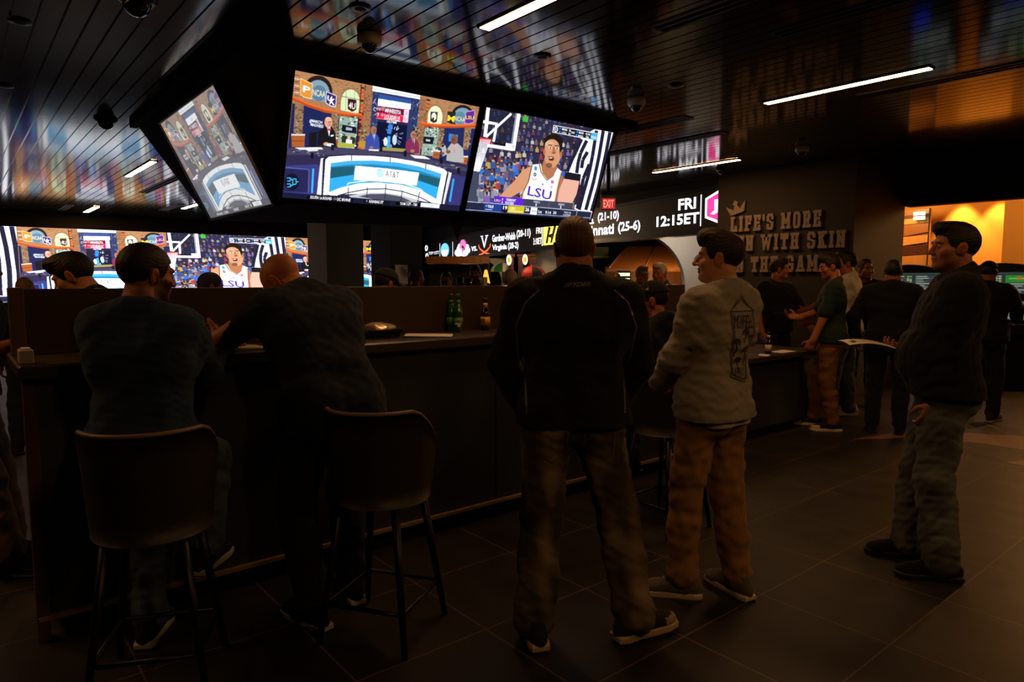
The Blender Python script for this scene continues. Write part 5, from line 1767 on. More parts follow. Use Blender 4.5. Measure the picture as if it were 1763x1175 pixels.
M_G, M_R, M_T, M_K = mat('green_canvas', '1f6a34', rough=.7), mat('red_canvas', 'c01824', rough=.6), mat('teal_canvas', '2a9ac8', rough=.6), mat('black_canvas', '14161a', rough=.7)
umbrella('parasol', 'dark green and white parasol beyond the bar, next to the wooden posts', -.22, 16.4, 1.72, .30, M_G, mat('white_canvas', 'd8d4c8', rough=.7))
umbrella('parasol', 'red and black parasol beyond the bar, half hidden by the man in the black jacket', .42, 14.6, 1.60, .31, M_R, M_K)
umbrella('parasol', 'black and sky blue parasol behind the man in the grey sweatshirt', 4.05, 14.2, 1.90, .30, M_T, M_K)
for k, (x, lab) in enumerate(((-.02, 'red brown wooden post between the green parasol and a lit oval lamp'), (.20, 'red brown wooden post between the two lit oval lamps'), (.44, 'red brown wooden post above the red parasol'))):
    t = thing('wooden_post', lab, 'post', (x, 15.9, 0), 0, 'wooden posts by the arcade')
    b = MB(); b.box((0, 0, 1.03), (.12, .12, 2.06), bevel=.01); b.build('shaft', M_REDWOOD, t)
    b = MB(); b.box((0, 0, 2.09), (.17, .17, .06)); b.build('cap', M_REDWOOD, t)
for k, (x, z, lab) in enumerate(((-.07, 1.98, 'lit oval lamp with a yellow centre, by the green parasol'), (.30, 1.99, 'lit oval lamp with a yellow centre, by the red parasol'))):
    t = thing('oval_lamp', lab, 'lamp', (x, 15.72, z), 0, 'lit oval lamps on the posts')
    MO = Matrix(((1, 0, 0), (0, 0, 1), (0, -2.0, 0)))
    b = MB(); b.lathe([(0, -.02), (.058, -.02), (.062, 0), (0, .02)], 20, M=MO); b.build('glass', mat('oval_white', 'fff4d8', emit=1.1), t)
    b = MB(); b.lathe([(0, -.028), (.030, -.026), (.030, -.02), (0, -.02)], 16, M=MO); b.build('centre', mat('oval_yellow', 'd8b020', emit=.9), t)
    b = MB(); b.tube([(0, .01, 0), (.05 if k == 0 else -.055, .125, 0)], .012, 6); b.build('bracket', M_METAL, t)
t = thing('bar_hatch', 'dark serving hatch with a wooden header beyond the bar', 'serving hatch', (-1.30, 16.6, 0))
b = MB(); b.box((0, -.1, 2.0), (1.5, .3, .17)); b.build('header', M_WOOD, t)
b = MB(); b.box((0, .35, 1.2), (1.5, .1, 1.5)); b.build('back', mat('smoked_panel', '23231f', rough=.25), t)
b = MB(); b.box((0, -.1, .68), (1.5, .5, 1.36)); b.build('counter', M_BLACK, t)
b = MB(); b.tube([(-.7, -.27, 1.905), (.6, -.27, 1.905)], .012, 6); b.build('rail', M_METAL, t)
t = thing('glow_cone', 'glowing yellow cone lamp in front of the dark arch', 'lamp', (-.60, 15.8, 1.38))  # sconce glow on a wall, shaped as an emissive cone
b = MB(); b.lathe([(.11, 0), (.035, .36), (.02, .38)], 24); b.build('glow_shell', mat('yellow_glow', 'ffb648', emit=1.1), t)
b = MB(); b.lathe([(0, -1.38), (.09, -1.38), (.09, -1.36), (.02, -1.33), (.02, .0), (0, .0)], 16); b.build('stand', M_METAL, t)
t = thing('wall_poster', 'white panel on the black column behind the ginger haired man', 'poster', W(9.15, 14.98, 1.66), YAW_U)
b = MB(); b.box((-.42, 0, 0), (.36, .02, .48)); b.build('panel', mat('poster_white', '9a948c', rough=.6), t)
t = thing('service_station', 'dark service station holding glasses beyond the bar', 'counter', (-.62, 8.0, 0))
b = MB(); b.box((0, 0, .68), (1.3, .5, 1.36)); b.build('cabinet', M_BLACK, t)
b = MB(); b.box((0, 0, 1.385), (1.36, .56, .05)); b.build('top', M_LEDGE, t)
M_GLASS = mat('clear_glass', 'ffffff', rough=.05, trans=1.0, ior=1.45)
for k, (x, y, h, lab) in enumerate(((-.50, 7.9, .13, 'clear tumbler beside the white menu card on the service station'), (-.60, 7.92, .15, 'tall clear tumbler in front of the bearded man on the service station'), (-.78, 7.9, .11, 'squat clear tumbler by itself on the service station'))):
    t = thing('tumbler', lab, 'glass', (x, y, 1.41), 0, 'glasses on the service station')
    b = MB(); b.lathe([(0, 0), (.032, 0), (.040, h), (.037, h), (.030, .012), (0, .012)], 18); b.build('glass', M_GLASS, t)
t = thing('menu_card', 'small white menu card standing on the service station', 'card', (-.33, 7.88, 1.41))
b = MB(); b.prism([(-.05, -.03), (0, .03), (.05, -.03), (.046, -.03), (0, .024), (-.046, -.03)], 0, .15, M=Matrix.Rotation(math.radians(70), 3, 'Z')); b.build('card', mat('paper_white', 'e0dcd2', rough=.7), t)

# ------------------------------------------------------------------ warm room behind the opening
M_YEL = mat('ochre_wall_paint', 'c48a3c', rough=.8, noise=.06, nscale=6)
mb = MB(); ubox(mb, 13.2, 13.4, -7, 6.6, 0, 3.1); struct('wall_ochre', mb, M_YEL)
mb = MB(); ubox(mb, 12.75, 13.2, -7, 3.45, 0, 3.1); struct('wall_ochre_pier', mb, M_YEL)
mb = MB(); ubox(mb, 10.6, 13.4, -7, 6.6, 3.1, 3.2); struct('ceiling_room', mb, mat('ochre_ceiling', '8a6a44', rough=.8))
mb = MB(); ubox(mb, 10.6, 13.2, 6.4, 6.6, 0, 3.1); struct('wall_room_side', mb, M_YEL)
for k, (u, v, lab) in enumerate(((12.98, 4.15, 'small ceiling downlight washing the ochre wall over the bald spot of light'), (12.98, 3.62, 'small ceiling downlight washing the ochre wall near its corner'))):
    t = thing('downlight', lab, 'downlight', W(u, v, 3.1), 0, 'downlights over the ochre wall')
    b = MB(); b.lathe([(.05, 0), (.06, -.012), (.06, 0)], 18); b.build('ring', M_METAL, t)
    point('downlight_beam', W(u, v, 3.06), 190, (1.0, .55, .16), .03, 'SPOT', (0, 0, 0), 75, .5)
point('room_fill', W(12.1, 1.6, 2.9), 180, (1.0, .56, .2), .2)  # bare fill light added to brighten the ochre walls
point('room_fill_deep', W(11.9, 4.8, 2.9), 85, (1.0, .56, .2), .2)  # added fill light for the strip panel, no fixture
t = thing('reflected_wood', 'wall panel of slanting honey and dark wood strips at the back of the ochre room', 'wood panel', W(12.72, 4.70, .22), YAW_U)  # reflection in mirror glass built as slanting strips
M_W2 = wood_mat('dark_wood_strip', '3c1a0a', '5a2a12')
M_W3 = wood_mat('pale_wood_strip', 'b87a38', 'd8a058')
rr = random.Random(4)
z = 1.0
zs = []
for k, (h, s, m_) in enumerate(((.30, -.02, M_W2), (.22, -.14, M_W2), (.20, .02, M_W3), (.17, .02, M_W2), (.16, .05, M_W3), (.20, .06, M_WOOD), (.10, .02, M_W3), (.06, .0, M_W2))):
    b = MB()
    b.hexa([(.0, .20, z), (.0, -.20, z + s), (.03, -.20, z + s), (.03, .20, z), (.0, .20, z + h - .008), (.0, -.20, z + h + .01), (.03, -.20, z + h + .01), (.03, .20, z + h - .008)])
    b.build('strip', m_, t)
    z += h
b = MB(); b.box((.05, 0, 1.14), (.04, .42, 2.72)); b.build('backing', M_WOOD, t)
b = MB(); b.box((-.005, .21, 1.75), (.03, .015, 1.5)); b.box((-.005, -.21, 1.75), (.03, .015, 1.5)); b.build('frame', M_BLACK, t)
t = thing('lit_sign', 'small pale green lit sign at the top of the wooden panel', 'sign', W(12.64, 4.62, 2.60), YAW_U)
b = MB(); b.box((0, 0, 0), (.04, .17, .13)); b.build('face', mat('pale_green_light', 'dff0d0', emit=1.2), t)
b = MB(); b.box((-.012, 0, .0), (.03, .19, .012)); b.build('mullion', M_BLACK, t)

def kiosk_picture(seed):
    p = Pic(192, 108, None, '2c3634')
    q = lambda x0, y0, x1, y1: [(x0, y0), (x1, y0), (x1, y1), (x0, y1)]
    r = random.Random(seed)
    p.poly(q(0, 0, 1, .1), '39433f')
    for c in (0, .5):
        for k in range(9):
            y = .15 + k * .09
            p.poly(q(c + .02, y, c + .48, y + .075), '47524e' if k % 2 else '3a4542')
            p.poly(q(c + .04, y + .02, c + r.uniform(.16, .34), y + .045), 'c8d2ca')
            for j in range(2):
                p.poly(q(c + .38 + j * .05, y + .015, c + .42 + j * .05, y + .055), r.choice(['8ad04a', 'd8dcd4', '5a6a60']))
    if seed % 2:
        p.poly(q(.52, .14, .98, .48), '2f8a34'); p.poly(q(.56, .26, .9, .32), '7ab848'); p.poly(q(.66, .2, .72, .36), 'b8702a')
    p.poly(q(.0, .93, .3, 1), '3858a8')
    return p.a
def kiosk(label, u, v, w, seed):
    t = thing('betting_kiosk', label, 'kiosk', W(u, v, 0), YAW_U - math.pi / 2, 'betting kiosks in the ochre room')
    b = MB(); b.box((0, .25, .40), (w * .8, .42, .80)); b.build('pedestal', M_BLACK, t)
    b = MB(); b.hexa([(-w / 2, -.12, .80), (w / 2, -.12, .80), (w / 2, .46, .80), (-w / 2, .46, .80), (-w / 2, -.05, .92), (w / 2, -.05, .92), (w / 2, .46, .92), (-w / 2, .46, .92)]); b.build('shelf', M_BLACKGLOSS, t)
    b = MB(); b.box((0, .26, 1.28), (w, .14, .76)); b.build('housing', M_BLACKGLOSS, t)
    N = 14
    arc = [(-w / 2 - .04 + (w + .08) * i / N, 1.655 + .105 * (1 - (2 * i / N - 1) ** 2)) for i in range(N + 1)]
    vs = []
    for y in (-.02, .36):
        vs += [(x, y, z) for x, z in arc] + [(x, y, 1.645) for x, z in arc]
    m = N + 1
    fs = []
    for i in range(N):
        fs += [(i, i + 1, 2 * m + i + 1, 2 * m + i), (m + i, m + i + 1, i + 1, i), (3 * m + i, 3 * m + i + 1, m + i + 1, m + i), (2 * m + i, 2 * m + i + 1, 3 * m + i + 1, 3 * m + i)]
    b = MB(); b.add(vs, fs); b.build('hood', M_BLACKGLOSS, t)
    me = screen_mesh('upper_screen', kiosk_picture(seed), w * .94, .30)
    me.transform(Matrix.Translation((-w * .47, .185, 1.335)))
    o = put('upper_screen', me, t); me.materials.append(mat('kiosk_screen', attr=True, emit=.75))
    me = screen_mesh('lower_screen', kiosk_picture(seed + 2) * .8 + .08, w * .7, .26)
    me.transform(Matrix.Translation((-w * .35, .185, .975)))
    o = put('lower_screen', me, t); me.materials.append(mat('kiosk_screen', attr=True, emit=.75))
    b = MB(); b.box((-.0, -.098, .862), (.24, .01, .06), M=Matrix.Rotation(math.radians(-30), 3, 'X')); b.build('blue_display', mat('blue_led', '2038ff', emit=1.6), t)
    P, T = text_tris('888888', .0)
    return t
kiosk('wide black betting kiosk with a curved hood, behind the man holding paper', 11.25, 3.05, 1.0, 1)
kiosk('black betting kiosk nearest the slanting wooden panel', 11.35, 4.25, .86, 2)

# ------------------------------------------------------------------ floor inlay
mb = MB()
mb.add([(3.231, 6.429, .0015), (3.917, 6.525, .0015), (4.404, 6.289, .0015), (4.606, 6.027, .0015), (5.3, 6.35, .0015), (5.5, 6.72, .0015), (5.015, 6.575, .0015), (4.129, 6.887, .0015)], [(0, 1, 7), (1, 2, 6, 7), (2, 3, 4, 6), (4, 5, 6)])
mb.add([(4.138, 5.616, .0015), (4.218, 5.508, .0015), (4.9, 5.7, .0015), (4.9, 5.86, .0015)], [(0, 1, 2, 3)])
struct('floor_inlay', mb, mat('tan_floor_inlay', '70503a', rough=.5))

# ------------------------------------------------------------------ things on the counters
LT = 1.187
def bottle(label, u, v, z, glass, lab_c, kind, yaw=0.0, group='beer bottles on the bar'):
    t = thing('beer_bottle', label, 'bottle', W(u, v, z), yaw, group)
    if kind == 'long':
        pr = [(0, 0), (.029, 0), (.0305, .006), (.0305, .115), (.029, .135), (.020, .165), (.0145, .19), (.0125, .235), (.0145, .237), (.0145, .247), (.012, .25), (0, .25)]
    else:
        pr = [(0, 0), (.030, 0), (.032, .006), (.032, .105), (.030, .122), (.019, .150), (.0145, .172), (.013, .20), (.0150, .203), (.0150, .216), (.012, .22), (0, .22)]
    b = MB(); b.lathe(pr, 24); b.build('glass', glass, t)
    b = MB(); h0, h1, R_ = (.03, .095, .0312) if kind == 'long' else (.028, .092, .0327)
    b.lathe([(R_, h0), (R_, h1)], 24)
    b.build('label', lab_c, t)
    b = MB(); b.lathe([(.0152, .185), (.0138, .21)] if kind == 'long' else [(.0165, .158), (.0150, .186)], 20); b.build('neck_label', lab_c, t)
    return t
M_GREENB = mat('green_bottle_glass', '0f4a1a', rough=.08, coat=.5)
M_AMBER = mat('brown_bottle_glass', '1c0c04', rough=.08, coat=.5)
face_cam = math.radians(-95)
t = bottle('green beer bottle with a red star label on the bar ledge', 2.58, 3.70, LT, M_GREENB, mat('green_label', '2a6a34', rough=.5), 'long')
b = MB(); b.lathe([(0, -.0325), (.011, -.0322), (.011, -.031), (0, -.031)], 5, c=(.004, 0, .078), M=Matrix(((1, 0, 0), (0, 0, 1), (0, -1, 0)))); b.build('star', mat('red_star', 'b02018', rough=.5), t)
b = MB(); b.box((.003, -.0318, .055), (.04, .003, .010)); b.build('label_band', mat('label_white', 'b8b8a8', rough=.5), t)
b = MB(); b.lathe([(0, -.0325), (.011, -.0322), (.011, -.031), (0, -.031)], 14, c=(.006, 0, .040), M=Matrix(((1, 0, 0), (0, 0, 1), (0, -1, 0)))); b.build('seal', mat('label_white', 'b8b8a8', rough=.5), t)
bottle('second green beer bottle, tucked just behind the one with the red star', 2.57, 3.765, LT, M_GREENB, mat('green_label', '2a6a34', rough=.5), 'long')
t = bottle('brown beer bottle with a yellow label on the bar ledge', 2.82, 3.72, LT, M_AMBER, mat('yellow_label', 'c8902c', rough=.5), 'short')
b = MB(); b.box((-.014, -.0315, .058), (.026, .004, .042)); b.build('label_print', mat('label_brown', '5a4030', rough=.6), t)
bottle('dark beer bottle with a white neck label on the low counter', 6.22, 3.58, .80, M_AMBER, mat('white_label', 'b8aa98', rough=.5), 'short', group='beer bottles on the low counter')
M_PAPER = mat('white_paper', 'd8d0c4', rough=.8)
def sheet(name, label, cat, u, v, z, w, h, yaw, n=2, curl=.004):
    t = thing(name, label, cat, W(u, v, z), yaw, 'papers on the counters')
    for k in range(n):
        b = MB()
        M_ = Matrix.Rotation(.08 * k, 3, 'Z')
        g = 6
        vs = [M_ @ Vector((w * (i / g - .5), h * (j / g - .5), .001 + k * .002 + curl * ((i / g - .5) ** 2 * 4 * (j / g)))) for j in range(g + 1) for i in range(g + 1)]
        b.add(vs, [(j * (g + 1) + i, j * (g + 1) + i + 1, (j + 1) * (g + 1) + i + 1, (j + 1) * (g + 1) + i) for j in range(g) for i in range(g)], True)
        b.build('sheet', M_PAPER, t)
    return t
sheet('paper', 'white paper sheets lying on the bar ledge near the green bottles', 'paper', 2.26, 3.56, LT, .21, .29, YAW_U + .9, 2)
t = thing('menu_booklet', 'open pale booklet on the bar ledge between the two leaning men', 'booklet', W(1.06, 3.47, LT), YAW_U)
for k in (-1, 1):
    b = MB(); b.hexa([(k * .002, -.1, .004), (k * .15, -.1, .004), (k * .15, .1, .004), (k * .002, .1, .004), (k * .002, -.1, .016), (k * .15, -.1, .007), (k * .15, .1, .007), (k * .002, .1, .016)]); b.build('page_block', mat('booklet_paper', 'b0a68e', rough=.8), t)
b = MB(); b.box((0, 0, .002), (.31, .205, .003)); b.build('cover', M_BLACK, t)
sheet('paper', 'white paper on the low counter beside the dark bottle', 'paper', 6.52, 3.60, .80, .3, .16, YAW_U, 1)
sheet('paper', 'small folded white paper at the near edge of the low counter', 'paper', 6.06, 3.53, .80, .16, .10, YAW_U + .4, 1)
t = thing('food_tray', 'black takeout tray with crumpled silver wrap on the bar ledge', 'food tray', W(1.97, 3.62, LT), YAW_U)
b = MB(); b.hexa([(-.08, -.06, 0), (.08, -.06, 0), (.08, .06, 0), (-.08, .06, 0), (-.1, -.075, .05), (.1, -.075, .05), (.1, .075, .05), (-.1, .075, .05)]); b.build('tray', M_BLACKGLOSS, t)
F = Field(V3(-.13, -.11, .03), V3(.13, .11, .13), .006)
F.ell((-.02, 0, .055), np.eye(3), (.085, .06, .036), .02)
F.ell((.05, .01, .05), np.eye(3), (.05, .045, .03), .02)
F.wrinkle(.008, 70, 5)
V_, Q_ = F.surface()
o = put('foil_wrap', arr_mesh('foil_wrap', V_, Q_, smooth=False), t); o.data.materials.append(mat('crumpled_foil', 'c8b49c', rough=.32, metal=.7))
t = thing('napkin_holder', 'small white napkin box at the end of the bar ledge', 'napkin box', W(.225, 3.42, LT), YAW_U)
b = MB(); b.box((.0, .0, .03), (.05, .09, .06), bevel=.005); b.build('box', mat('napkin_white', '9c968e', rough=.7), t)
b = MB(); b.box((.0, 0, .062), (.03, .06, .006)); b.build('napkin', M_PAPER, t)
t = thing('beer_glass', 'drinking glass held by the seated man in the navy shirt', 'glass', W(.86, 3.50, LT), 0)
b = MB(); b.lathe([(0, 0), (.030, 0), (.039, .14), (.036, .14), (.028, .012), (0, .012)], 20); b.build('glass', M_GLASS, t)
b = MB(); b.lathe([(0, .013), (.0275, .013), (.032, .07), (0, .07)], 18); b.build('drink', mat('amber_drink', '6a3c10', rough=.1), t)

# ------------------------------------------------------------------ bar stools
def stool(label, x, y, yaw, sh=1.0):
    t = thing('bar_stool', label, 'bar stool', (x, y, 0), yaw, 'upholstered bar stools')
    # curved back shell: faces +y, wraps round the sides
    N, Rz = 22, 5
    vs = []
    for side in (0, 1):
        for j in range(Rz + 1):
            f = j / Rz
            for i in range(N + 1):
                a = math.radians(-205 + 230 * i / N)
                rx, ry = .185 + .028 * f + side * .020, .185 + .040 * f + side * .020
                cx = math.cos(a) * rx
                cy = math.sin(a) * ry
                fade = max(0, math.sin(a) * -.55 + .25)
                top = .64 + (.995 - .64) * (1 - .62 * max(0, math.sin(a) + .42) ** 1.3)
                vs.append((cx, cy, .60 + (top - .60) * f))
    m = (Rz + 1) * (N + 1)
    fs = []
    for j in range(Rz):
        for i in range(N):
            p = j * (N + 1) + i
            fs += [(p + 1, p, p + N + 1, p + N + 2), (m + p, m + p + 1, m + p + N + 2, m + p + N + 1)]
    for i in range(N):
        p = Rz * (N + 1) + i
        fs += [(p, p + 1, m + p + 1, m + p), (i + 1, i, m + i, m + i + 1)]
    for j in range(Rz):
        p = j * (N + 1)
        q = p + N
        fs += [(p, p + N + 1, m + p + N + 1, m + p)[::-1], (q, q + N + 1, m + q + N + 1, m + q)]
    b = MB(); b.add(vs, fs, True)
    M_UP = mat('olive_brown_leather', '262116', rough=.5, bump=.1, bscale=80)
    bk = b.build('backrest', M_UP, t)
    tp = [((vs[Rz * (N + 1) + i][0] + vs[m + Rz * (N + 1) + i][0]) / 2, (vs[Rz * (N + 1) + i][1] + vs[m + Rz * (N + 1) + i][1]) / 2, vs[Rz * (N + 1) + i][2] + .003) for i in range(N + 1)]
    b = MB(); b.tube(tp, .010, 8); b.build('piping', mat('tan_piping', '6a5236', rough=.5), bk)
    b = MB(); b.lathe([(0, .60), (.165, .60), (.185, .625), (.185, .665), (.16, .69), (0, .70)], 28); b.build('seat', M_UP, t)
    M_LEG = mat('black_steel', '141313', rough=.4, metal=.4)
    for sx in (-1, 1):
        for sy in (-1, 1):
            b = MB(); b.tube([(sx * .125, sy * .125, .61), (sx * .20, sy * .20, .0)], [.019, .013], 10); b.build('leg', M_LEG, t)
    k = .72
    c = [(sx * (.125 + .075 * k), sy * (.125 + .075 * k), .61 * (1 - k)) for sx, sy in ((-1, -1), (1, -1), (1, 1), (-1, 1), (-1, -1))]
    b = MB(); b.tube(c, .010, 8); b.build('footrest', M_LEG, t)
    return t
stool('bar stool with its curved back to us, under the seated man in the navy shirt', -1.35, 2.50, math.radians(14))
s2 = stool('empty bar stool standing turned away beside the leaning bald man', -.56, 2.88, math.radians(-18))
# ------------------------------------------------------------------ people
def off_cam(p):
    return V3(*p)
BLACK_SHOE = dict(upper='0c0b0b', sole='15130f', lace='1a1a1a')
# man in the black fleece, back to us
def fleece(s, V, c):
    return c
r1, s1, pt = person('tall man in a black jacket and faded jeans, back turned, under the hanging televisions', (.26, 2.86), 0,
    dict(H=1.80, w=1.26, pyaw=-4, hyaw=3, hpitch=2, footL=(-.165, -.09, 0), footR=(.265, -.07, 0), fyawL=14, fyawR=-62, kneeL=(-.15, 1, 0), kneeR=(.5, .9, 0),
         handL=(-.20, .17, .96), handR=(.20, .17, .96), elbL=(-1, -.35, -.1), elbR=(1, -.35, -.1), hdL=(.3, .3, -1), hdR=(-.3, .3, -1), curl=60),
    0, skin='9a6044', hair=dict(style='short', top=.006, col='4a2f1c', vol=(1.0, 1.02, 1.0)),
    top=dict(name='jacket', color='121214', off=.020, collar=.42, hem=.045, flare=.006, wr=.006, wf=26),
    legs_=dict(name='jeans', color='5c5242', wash=.8, off=.013, hem=.036, toz=.03, wr=.007, wf=26, denim=True),
    shoes=dict(upper='23211e', sole='b09a78', lace='5a5248', toe='8a7a60', big=1.08))
jk = pt['top']
k = s1.k
cx = s1.chest
pip = []
for sg in (-1, 1):
    pip.append([(cx[0] + sg * x, -1, z) for x, z in ((.150, 1.49), (.205, 1.44), (.245, 1.34), (.235, 1.22), (.205, 1.10), (.20, .99))])
for one in pip:
    strip_on(pt['tV'], pt['tQ'], [one], .007, (0, 1, 0)).build('piping', mat('reflective_piping', '6a675c', rough=.35, metal=.3), jk)
word_on(pt['tV'], pt['tQ'], 'SPYDER', (s1.neckb[0] - .052, -1, 1.500), (.105, 0, .004), (0.012, 0, .018), (0, 1, 0), bold=.01).build('lettering', mat('grey_print', '77716a', rough=.5), jk)
pk_ = []
px_ = s1.pel
for sg in (-1, 1):
    pk_ = []
    x0 = px_[0] + sg * .095
    pk_.append([(x0 - .062, -1, .93), (x0 + .062, -1, .93), (x0 + .062, -1, .82), (x0, -1, .78), (x0 - .062, -1, .82), (x0 - .062, -1, .93)])
    strip_on(pt['lV'], pt['lQ'], pk_, .005, (0, 1, 0), eps=.0025).build('pocket_stitching', mat('tan_thread', '5c4e3c', rough=.8), pt['legs'])

# man in the grey sweatshirt
r2, s2_, pt = person('young man in a grey sweatshirt and tan trousers looking sideways at the screens', (.955, 3.22), math.radians(40),
    dict(H=1.765, w=.96, hyaw=34, hpitch=-2, twist=-4, lean=-4, footL=(-.12, .06, 0), footR=(.10, -.10, 0), fyawL=38, fyawR=-14, kneeL=(-.5, 1, 0), kneeR=(.1, 1, 0),
         handL=(-.05, .26, 1.03), handR=(.10, .24, 1.03), elbL=(-1, -.5, -.5), elbR=(1, -.5, -.5)),
    0, skin='bc825c', hair=dict(style='short', top=.020, sweep=-.004, col='231710', fade=.004), hairc='20130b',
    top=dict(name='sweatshirt', color='8c867a', off=.020, hem=.075, flare=.006, wr=.008, wf=24, cuff=.010, low=.12),
    legs_=dict(color='8a6638', off=.012, hem=.022, toz=.05, wr=.009, wf=30),
    shoes=dict(upper='5c574e', sole='c4b496', lace='2a2622'), face=dict(nose=1.03))
sw = pt['top']
D = (0, 1, 0)
o0 = s2_.chest
def pp(x, z):            # art coordinates on the back, measured from the chest
    return (o0[0] - .005 + x, -1 + .0, o0[2] + z)
ink = mat('navy_print', '343438', rough=.85)
ox = [[pp(-.085, .075), pp(.0, .145), pp(.085, .075), pp(.062, -.26), pp(-.045, -.225), pp(-.085, .075)], [pp(-.085, .075), pp(.085, .075)],
      [pp(-.070, .088), pp(.0, .130), pp(.070, .088)], [pp(-.072, .07), pp(-.040, -.213), pp(.052, -.245), pp(.072, .07)]]
strip_on(pt['tV'], pt['tQ'], ox, .004, D, eps=.003).build('print_frame', ink, sw)
word_on(pt['tV'], pt['tQ'], 'MUIFEEU', pp(-.062, -.005), (.125, 0, 0), (0, 0, .062), D, bold=.0).build('print_lettering', ink, sw)
word_on(pt['tV'], pt['tQ'], 'STAY', pp(-.030, -.215), (.070, 0, -.008), (0, 0, .035), D, bold=.0).build('print_lettering', ink, sw)
palm = []
for cxp, cz, s_ in ((-.045, -.065, 1.0), (.035, -.105, 1.1), (-.010, -.150, .9), (.015, -.02, .8)):
    palm.append([pp(cxp, cz), pp(cxp + .008, cz - .035 * s_), pp(cxp + .004, cz - .065 * s_)])
    for a in range(7):
        an = math.radians(-25 + a * 38)
        palm.append([pp(cxp, cz), pp(cxp + .016 * s_ * math.cos(an), cz + .014 * s_ * math.sin(an) + .004), pp(cxp + .030 * s_ * math.cos(an), cz + .018 * s_ * math.sin(an) - .006)])
strip_on(pt['tV'], pt['tQ'], palm, .007, D, eps=.0035, step=.008).build('print_palms', ink, sw)
# white undershirt hem and collar
F = Field(s2_.pel - .3, s2_.neckb + .25, .009)
torso(F, s2_, .0175)
F.cut(s2_.pel + V3(0, 0, -.105), (0, 0, -1)); F.cut(s2_.pel + V3(0, 0, .05), (0, 0, 1))
for sg in (-1, 1):
    pass
V_, Q_ = F.surface()
V_ = np.asarray(V_)
o = put('undershirt', arr_mesh('undershirt', V_, Q_, np.repeat(np.array(lin('c8bca8'))[None], len(V_), 0)), r2); o.data.materials.append(M_CLOTH)
F = Field(s2_.neckb - .16, s2_.neckb + .16, .006)
F.cap(s2_.neckb + s2_.Rs @ V3(0, -.012, -.03), s2_.neckb + (s2_.head - s2_.neckb) * .3, .076, .070, .02)
F.cut(s2_.neckb + (s2_.head - s2_.neckb) * .27, unit(s2_.head - s2_.neckb) + s2_.Rs[:, 1] * .3)
F.cap(s2_.neckb, s2_.head, .062, .066, .004, '-')
V_, Q_ = F.surface()
o = put('collar', arr_mesh('collar', V_, Q_, np.repeat(np.array(lin('b8aa92'))[None], len(V_), 0)), r2); o.data.materials.append(M_CLOTH)

# man with the paper
r3, s3, pt = person('man in a black jacket and jeans holding a white paper, standing in profile', (2.23, 3.50), math.radians(66),
    dict(H=1.83, w=1.12, belly=.05, hyaw=16, hpitch=-3, lean=-3, footL=(-.13, -.02, 0), footR=(.12, .10, 0), fyawL=10, fyawR=2,
         handL=(-.15, .05, .87), handR=(.12, .12, 1.15), elbL=(-.6, -.8, -.2), elbR=(.8, -.4, -.6), hdL=(.1, .4, -1), hdR=(-.15, 1, .05), pnL=(.8, .2, 0), pnR=(0, .1, 1), curl=40),
    0, skin='9a6044', hair=dict(style='short', top=.002, col='120d0a'), hairc='0c0806', beard=.35,
    top=dict(name='jacket', color='131315', off=.026, collar=.36, hem=.05, flare=.012, wr=.008, wf=24),
    legs_=dict(name='jeans', color='585c5a', wash=.28, off=.015, hem=.036, toz=.02, wr=.007, wf=26, denim=True),
    shoes=BLACK_SHOE, face=dict(fat=1.12))
c = r3.matrix_basis
hp = Matrix.Translation(r3.location) @ Matrix.Rotation(math.radians(66), 4, 'Z') @ Vector(tuple(s3.wri['R'] + s3.hd['R'] * .12))
t = thing('paper', 'white printed paper held out by the man in profile', 'paper', hp, math.radians(66 + 20))
g = 10
b = MB()
def curlz(i, j):
    x, y = i / g - .5, j / g
    return Vector((x * .216 + .02, -.02 + y * .27, .012 + .03 * math.sin(y * 2.6) - .05 * x * x + .012 * y))
b.add([curlz(i, j) for j in range(g + 1) for i in range(g + 1)], [(j * (g + 1) + i, j * (g + 1) + i + 1, (j + 1) * (g + 1) + i + 1, (j + 1) * (g + 1) + i) for j in range(g) for i in range(g)], True)
b.build('sheet', mat('printed_paper', 'd8cdb8', rough=.8), t)
b = MB()
for rr_ in range(9):
    j = 2.0 + rr_ * .75
    vs = []
    for i in np.linspace(1.5, 8.5 - (rr_ % 3), 8):
        for dj in (0, .22):
            q = curlz(i, j + dj); vs.append(q + Vector((0, 0, .0015)))
    b.add(vs, [(2 * a, 2 * a + 2, 2 * a + 3, 2 * a + 1) for a in range(7)])
b.build('print_lines', mat('print_grey', '9a9082', rough=.8), t)
b = MB()
for i0, j0 in ((1.2, 8.2),):
    b.add([curlz(i0 + a, j0 + bb) + Vector((0, 0, .0015)) for a, bb in ((0, 0), (2.0, 0), (2.0, .9), (0, .9))], [(0, 1, 2, 3)])
b.build('print_block', mat('print_dark', '3a342e', rough=.8), t)

# seated man in the navy shirt
r4, s4, pt = person('bearded man in a navy long sleeved shirt on the stool, seen from behind', (-1.47, 2.70), math.radians(8),
    dict(H=1.78, w=1.0, pel=(0, -.03, .875), hyaw=-46, hpitch=6, lean=6, pyaw=0, footL=(-.06, .10, .0), footR=(.14, .24, .24), fyawL=0, fyawR=-10, kneeL=(-.1, 1, .2), kneeR=(.1, 1, .3),
         handL=(-.10, .50, 1.25), handR=(.17, .40, 1.26), elbL=(-.8, -.2, -.9), elbR=(.15, -.4, -1), hdR=(-.2, .9, .25), hdL=(.6, .8, .2), curl=55),
    0, skin='93583c', hair=dict(style='short', col='1c120c'), beard=.85, hairc='150d08',
    top=dict(color='22344c', off=.018, hem=.03, flare=.01, wr=.007, wf=26, low=.09),
    legs_=dict(name='jeans', color='4a5664', wash=.3, off=.010, hem=.022, toz=.05, denim=True),
    shoes=dict(upper='14141a', sole='a8a8a4', lace='222222'))

